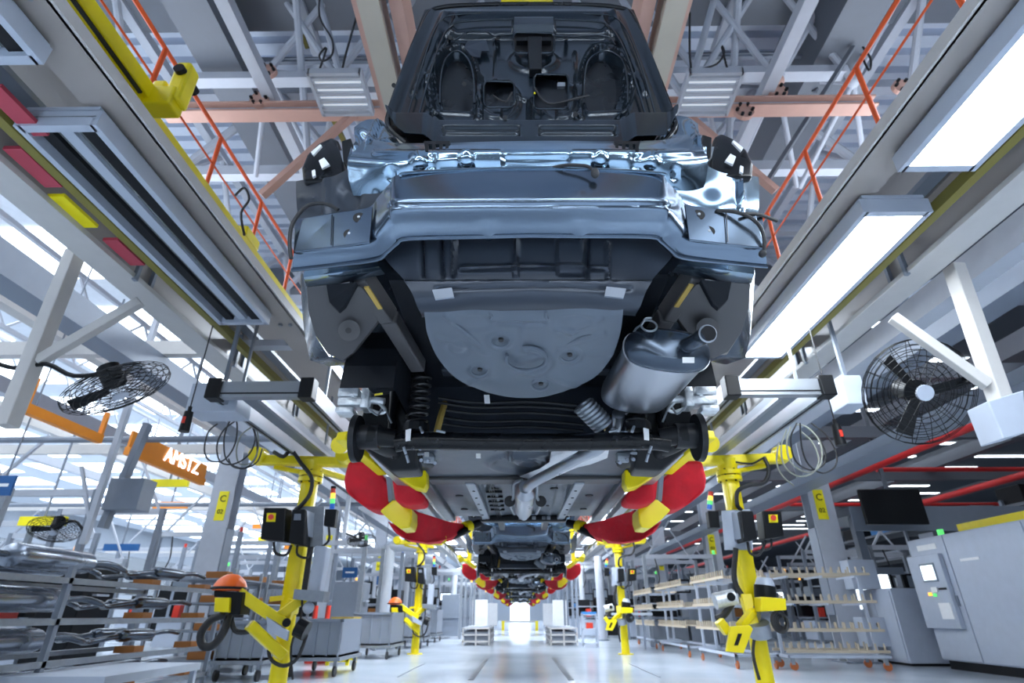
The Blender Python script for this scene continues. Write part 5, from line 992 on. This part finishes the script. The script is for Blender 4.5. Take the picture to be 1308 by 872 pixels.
# ================================================================ low grid crates mid aisle, small shelf cart
def grid_crate(px, py, Y, label):
    c = P(px, 821, Y=Y); t = thing('grid_table', label, 'table', (c.x, Y, 0)); w_, l_, h = 1.0, 4.0, .55
    for z in (.12, .34, h): B().box(-w_/2, w_/2, -l_/2-.03, -l_/2+.03, z-.025, z+.025).box(-w_/2-.02, -w_/2+.03, -l_/2, l_/2, z-.025, z+.025).box(w_/2-.03, w_/2+.02, -l_/2, l_/2, z-.025, z+.025).build('rail', 'flange_paint', t)
    for x in (-.5, -.02, .47): B().box(x, x+.05, -l_/2-.03, -l_/2+.02, 0, h).build('post', 'flange_paint', t)
    for y in (-.7, .7, 1.95):
        for x in (-.5, .47): B().box(x, x+.04, y, y+.05, 0, h).build('post', 'flange_paint', t)
    B().box(-.5, .5, -l_/2, l_/2, h, h+.03).build('top', 'machine_grey', t); B().box(-.44, .44, -l_/2+.1, l_/2-.1, .12, .45).build('inner_bin', 'tote_grey', t)
grid_crate(612, 0, 25, 'low pale grid framed table left of the aisle'); grid_crate(716, 0, 25, 'low pale grid framed table right of the aisle')
c = P(754, 820, Y=22); t = thing('shelf_cart', 'small white shelf cart with blue top right of the grid table', 'cart', (c.x, 22, 0))
for x in (-.25, .25):
    for y in (-.2, .2): B().box(x-.02, x+.02, y-.02, y+.02, 0, 1.05).build('post', 'machine_white', t)
for z in (.1, .55, 1.0): B().box(-.27, .27, -.22, .22, z-.02, z+.02).build('shelf', 'machine_white', t)
B().box(-.25, .25, -.2, .2, 1.02, 1.1).build('blue_tray', 'blue_crate', t); B().box(-.12, .12, -.1, .1, .57, .75).build('red_box', 'lamp_red', t)
# line-end gate
t = thing('line_end_gantry', 'pale frame with yellow posts standing across the line far down the aisle', 'gate', (0, 44, 0))
B().box(-1.2, 1.2, -.06, .06, .5, .62).build('beam', 'flange_paint', t)
for x in (-1.2, 1.2): B().box(x-.1, x+.1, -.1, .1, 0, .62).build('post', 'yellow_paint', t)
# ================================================================ RIGHT: peg racks, cabinets
def peg_rack(x, y, l_, levels, label, pegs=16):
    t = thing('peg_rack', label, 'rack', (x, y, 0)); w_ = .9
    B().box(-w_/2, -w_/2+.05, -l_/2, l_/2, .22, .27).box(w_/2-.05, w_/2, -l_/2, l_/2, .22, .27).box(-w_/2, w_/2, -l_/2, -l_/2+.05, .22, .27).box(-w_/2, w_/2, l_/2-.05, l_/2, .22, .27).build('base_frame', 'machine_white', t)
    top = max(levels)
    for c in (-l_/2+.05, l_/2-.05): B().box(-.03, .03, c-.03, c+.03, .25, top+.05).build('upright', 'machine_white', t)
    for a in (-1, 1):
        for c in (-1, 1): B().cyl((a*(w_/2-.05)-.02, c*(l_/2-.1), .08), (a*(w_/2-.05)+.02, c*(l_/2-.1), .08), .08, seg=12).build('caster', 'caster_orange', t, True); B().box(a*(w_/2-.05)-.035, a*(w_/2-.05)+.035, c*(l_/2-.1)-.02, c*(l_/2-.1)+.05, .1, .22).build('fork', 'steel_dull', t)
    pg = None
    for z in levels:
        for xx in (-w_/2+.03, w_/2-.03): B().box(xx-.03, xx+.03, -l_/2, l_/2, z-.03, z+.02).build('peg_rail', 'beige_peg', t)
        for k in range(pegs):
            for xx in (-w_/2+.03, w_/2-.03):
                if pg is None: pg = B().cyl((0, 0, 0), (0, 0, .12), .02, seg=6).build('peg', 'beige_peg', t); q = pg
                else: q = pg.copy(); C.objects.link(q); q.parent = t
                q.location = (xx, -l_/2+.08+k*(l_-.16)/(pegs-1), z+.02)
    for y_ in (-l_/2+.3, 0, l_/2-.3): [B().box(-w_/2, w_/2, y_-.02, y_+.02, z-.07, z-.03).build('cross_bar', 'machine_white', t) for z in levels[:2]]
    return t
peg_rack(4.9, 14.4, 2.6, (1.75, 1.22, .72), 'white wheeled rack with beige pegged rails beside the right yellow post'); peg_rack(4.85, 18.1, 3.2, (1.75, 1.22, .72), 'white wheeled peg rack second from the viewer'); peg_rack(4.9, 22.2, 3.2, (1.7, 1.2, .7), 'white wheeled peg rack furthest away')
q = peg_rack(6.45, 13.2, 2.0, (1.78, 1.25, .72, .34), 'peg rack set crosswise between the yellow post and the right column', 12); q.rotation_euler.z = R(86)

t = thing('part_table', 'long white folding table with flat panels right of the second post', 'table', (3.75, 20.6, 0)); B().box(-.5, .45, -1.2, 1.2, .98, 1.06, bev=.02).build('panel', 'machine_white', t)
for x in (-.4, .36): B().box(x-.03, x+.03, -.03, .03, 0, .98).build('leg', 'machine_white', t)
# tall grey control cabinets
cb = thing('control_cabinet', 'tall pale grey control cabinet with screen at the right edge', 'cabinet', (9.45, 9.9, 0))
Wc = lambda n_, mat, *a, **k: B().box(*a, **k).build(n_, mat, cb, world=True)
Wc('carcass', 'machine_white', 8.84, 10.1, 6.0, 13.3, .16, 2.5); Wc('plinth', 'black_plastic', 8.9, 10.05, 6.05, 13.25, 0, .16)
for k in range(4):
    y1 = 13.28-(0 if k == 0 else 1.15+2.0*(k-1)); y0 = y1-(1.12 if k == 0 else 1.97)
    d_ = Wc('door', 'machine_white', 8.80, 8.84, y0, y1, .18, 2.48, bev=.006)
    b = B().box(8.77, 8.80, y0+.08, y0+.12, 1.15, 1.35, bev=.005).build('handle', 'machine_grey', d_, world=True)
Wc('control_panel', 'machine_white', 8.70, 8.80, 12.3, 13.32, .75, 2.15, bev=.01)
Wc('screen_bezel', 'alu_dark', 8.68, 8.70, 12.50, 12.95, 1.62, 1.98); Wc('screen', 'screen_glow', 8.672, 8.68, 12.54, 12.91, 1.66, 1.94)
Wc('key_label', 'sticker', 8.68, 8.70, 12.62, 12.80, 1.42, 1.52); Wc('button', 'lamp_amber', 8.66, 8.70, 12.84, 12.90, 1.36, 1.42); Wc('button', 'lamp_green', 8.66, 8.70, 12.70, 12.76, 1.34, 1.40); Wc('label_plate', 'black_plastic', 8.685, 8.70, 12.35, 12.58, 1.46, 1.50)
Wc('paper_notice', 'sticker', 8.68, 8.70, 12.38, 12.72, .92, 1.22); Wc('name_plate', 'sticker', 8.79, 8.80, 12.4, 13.0, 2.25, 2.36); Wc('name_plate', 'sticker', 8.79, 8.80, 11.35, 11.85, 1.95, 2.0)
Wc('beacon', 'lamp_green', 9.2, 9.28, 12.7, 12.8, 2.5, 2.68); Wc('yellow_tray', 'yellow_paint', 9.3, 9.6, 10.0, 12.3, 2.52, 2.72)
t = thing('low_cabinet', 'narrow grey cabinet standing left of the screen cabinet', 'cabinet', (8.95, 14.6, 0)); B().box(-.45, .5, -.7, .6, .05, 1.55, bev=.01).build('body', 'machine_white', t); B().box(-.48, -.45, -.66, .0, .1, 1.5).box(-.48, -.45, .03, .56, .1, 1.5).build('door', 'machine_white', t); B().box(-.43, .48, -.68, .58, 0, .05).build('plinth', 'black_plastic', t)
for k, (z0, z1) in enumerate(((1.55, 2.2), (.35, .95))):
    t = thing('electric_box', 'grey electric box fixed low on the right column, %s' % ['upper one', 'lower one'][k], 'box', (8.25, 14.5, z0)); B().box(-.3, .35, -.12, .26, 0, z1-z0, bev=.01).build('body', 'machine_white', t); B().box(.0, .06, -.13, -.12, .4, .48).build('lock', 'black_plastic', t)
# bright far window on the right
t = thing('booth', 'booth with a bright lit window behind the right cabinets', 'booth', (10.9, 18.2, 0)); B().box(-.9, .8, 0, 1, 0, 1.15).build('lower_panel', 'machine_white', t); B().box(-.9, .8, 0, 1, 2.1, 2.3).build('roof', 'machine_grey', t); B().box(-.8, .3, .05, .1, 1.15, 2.1).build('lit_window', 'screen_glow', t)
for x in (-.85, .35, .75): B().box(x-.04, x+.04, 0, .1, 1.15, 2.1).build('mullion', 'black_plastic', t)
# ================================================================ background workstations
random.seed(21)
def station(v, x, y, label):
    t = thing('workstation', label, 'workstation', (x, y, 0)); rnd = random.Random(v*7+1); H = (3.0, 3.4, 2.7, 3.2)[v % 4]
    for a in (-1.3, 1.3):
        for c in (-1.2, 1.2): B().box(a-.06, a+.06, c-.06, c+.06, 0, H).build('post', 'machine_grey' if v % 2 else 'steel_dull', t)
    for c in (-1.2, 1.2): B().box(-1.3, 1.3, c-.05, c+.05, H-.14, H).build('top_beam', 'white_steel', t)
    B().box(-1.2, 1.2, -.6, .6, .86, .92).build('bench_top', 'machine_grey', t); B().box(-1.1, .2, -.5, .5, .1, .8, bev=.01).build('drawer_unit', 'machine_white' if v % 2 else 'tote_grey', t); B().box(.3, 1.15, -.5, .5, .1, 1.9, bev=.02).build('dark_machine', 'black_plastic' if v % 2 else 'machine_grey', t); B().box(-1.2, -.5, .2, .6, .95, 1.7, bev=.02).build('dark_crate', 'black_plastic', t)
    B().box(-.5, .25, -1.3, -1.24, 1.7, 2.15, bev=.01).build('monitor', 'black_plastic', t); B().box(-.44, .19, -1.31, -1.30, 1.76, 2.09).build('screen', 'screen_glow' if v == 2 else 'alu_dark', t)
    B().cyl((1.3, -1.2, H), (1.3, -1.2, H+.14), .05).build('beacon', ('lamp_green', 'lamp_red', 'lamp_amber', 'lamp_blue')[v % 4], t)
    for k in range(4): w_ = rnd.uniform(.2, .45); xx = rnd.uniform(-1, .8); zz = (.92, .92, 1.4, .1)[k]; B().box(xx, xx+w_, -.4, .1, zz, zz+rnd.uniform(.15, .4), bev=.01).build('part_bin', rnd.choice(['blue_crate', 'bin_brown', 'tote_grey', 'black_plastic', 'lamp_red', 'machine_white']), t)
    B().box(-1.25, 1.25, -.2, .2, 1.36, 1.40).build('shelf', 'machine_white', t); B().bar((-1.3, -1.2, H-.2), (-.2, -1.2, H+1.2), .06).build('brace', 'white_steel', t); B().bar((1.3, 1.2, H-.2), (.4, 1.2, H+1.2), .05).build('brace', 'white_steel', t)
    B().tube([(-.9, -1.2, H-.1), (-.8, -1.2, H-.8), (-.95, -1.2, H-1.2)], .02, 6).build('air_hose', 'black_rubber', t)
    return t
protos = {}
def put(v, s, x, y, label):
    if v not in protos: protos[v] = station(v, x, y, label)
    else: dup(protos[v], (x, y, 0), label)
for q, (x, y) in enumerate(((12.5, 20), (13, 25.5), (22, 22))): put(q % 4, 1, x, y, 'dark assembly workstation in the shade behind the grey cabinets, %s from the viewer' % ordn[q])
k = 0
for s in (-1, 1):
    i = 0
    for y in (18.5, 23, 28, 34, 40, 47, 55, 64):
        for x in (5.9, 10.0, 14.0):
            if s > 0 and (y < 20 or (x > 6 and y < 24)): continue
            put(k % 4, s, s*(x + (k % 3)*.3), y + (k % 2)*1.2, 'blurred assembly workstation on the %s, row %s out, %s from the viewer' % ('left' if s < 0 else 'right', {5.9: 'nearest', 10.0: 'second', 14.0: 'third'}[x], ordn[i])); k += 1
        i += 1
for k, (x, y) in enumerate(((-10.3, 8.5), (-10.3, 13.0), (-13.5, 11), (-14, 16))):
    dup(protos[k % 4], (x, y, 0), 'blurred pale workstation behind the exhaust rack, %s from the viewer' % ordn[k])
# tall pale tubes / ducts near aisle, far sides
for k, (x, y, r) in enumerate(((-4.6, 20.5, .22), (-5.0, 26, .2), (-3.6, 33, .16), (3.6, 27, .18), (3.5, 34, .16))):
    t = thing('riser_duct', 'pale vertical riser duct beside the aisle, %s' % ['left behind the yellow stand', 'left of the second post', 'far left of the aisle', 'right of the shelf cart', 'far right of the aisle'][k], 'duct', (x, y, 0))
    B().tube([(0, 0, 0), (0, 0, 2.9), (.1, 0, 3.15), (.5, 0, 3.2), (1.2, 0, 3.2)] if x < 0 else [(0, 0, 0), (0, 0, 3.4)], r, 12, 3).build('pipe', 'white_steel', t, True); B().cyl((0, 0, 0), (0, 0, .05), r*1.5).build('foot', 'machine_grey', t)

# far aisle clutter: benches close to the aisle, bright far end
for q, (s, y) in enumerate(((-1, 30), (1, 31), (-1, 36), (1, 37), (-1, 43), (1, 44), (-1, 51), (1, 52), (-1, 60), (1, 61))):
    dup(protos[q % 4], (s*4.1, y, 0), 'small blurred workstation at the %s aisle edge, %s from the viewer' % ('left' if s < 0 else 'right', ordn[q//2]))
for q, (x, y) in enumerate(((-2.6, 40), (2.7, 41), (-2.4, 52), (2.5, 53))):
    t = thing('far_panel', 'small pale standing panel at the far end of the aisle, %s' % ['left near', 'right near', 'left far', 'right far'][q], 'panel', (x, y, 0)); B().box(-.5, .5, -.04, .04, .2, 1.9).build('board', 'sticker', t); B().box(-.45, -.4, -.2, .2, 0, .2).build('leg', 'machine_grey', t); B().box(.4, .45, -.2, .2, 0, .2).build('leg', 'machine_grey', t)
tag(B().box(-1.6, 1.6, 100, 100.1, 0, 3).build('far_glow_panel', 'dim_glow'), 'glowing panel standing for the bright far end of the aisle', 'gate')  # glowing surface added for the brightness at the aisle's far end
t = thing('storage_rack', 'dark storage rack loaded with boxes behind the grey cabinets', 'rack', (17.5, 20, 0)); rr_ = random.Random(4)
for y in (-11, -5.5, 0, 5.5, 11): B().box(-.6, -.5, y-.06, y+.06, 0, 4.6).build('post', 'machine_grey', t)
for z in (.9, 2.1, 3.3, 4.4):
    B().box(-.62, .6, -11, 11, z-.1, z).build('shelf', 'grey_duct', t)
    for k in range(9): y = -10.5+2.4*k; B().box(-.5, .4, y, y+rr_.uniform(.8, 1.8), z, z+rr_.uniform(.3, .8), bev=.02).build('crate', rr_.choice(['tote_grey', 'black_plastic', 'machine_grey', 'blue_crate', 'bin_brown']), t)
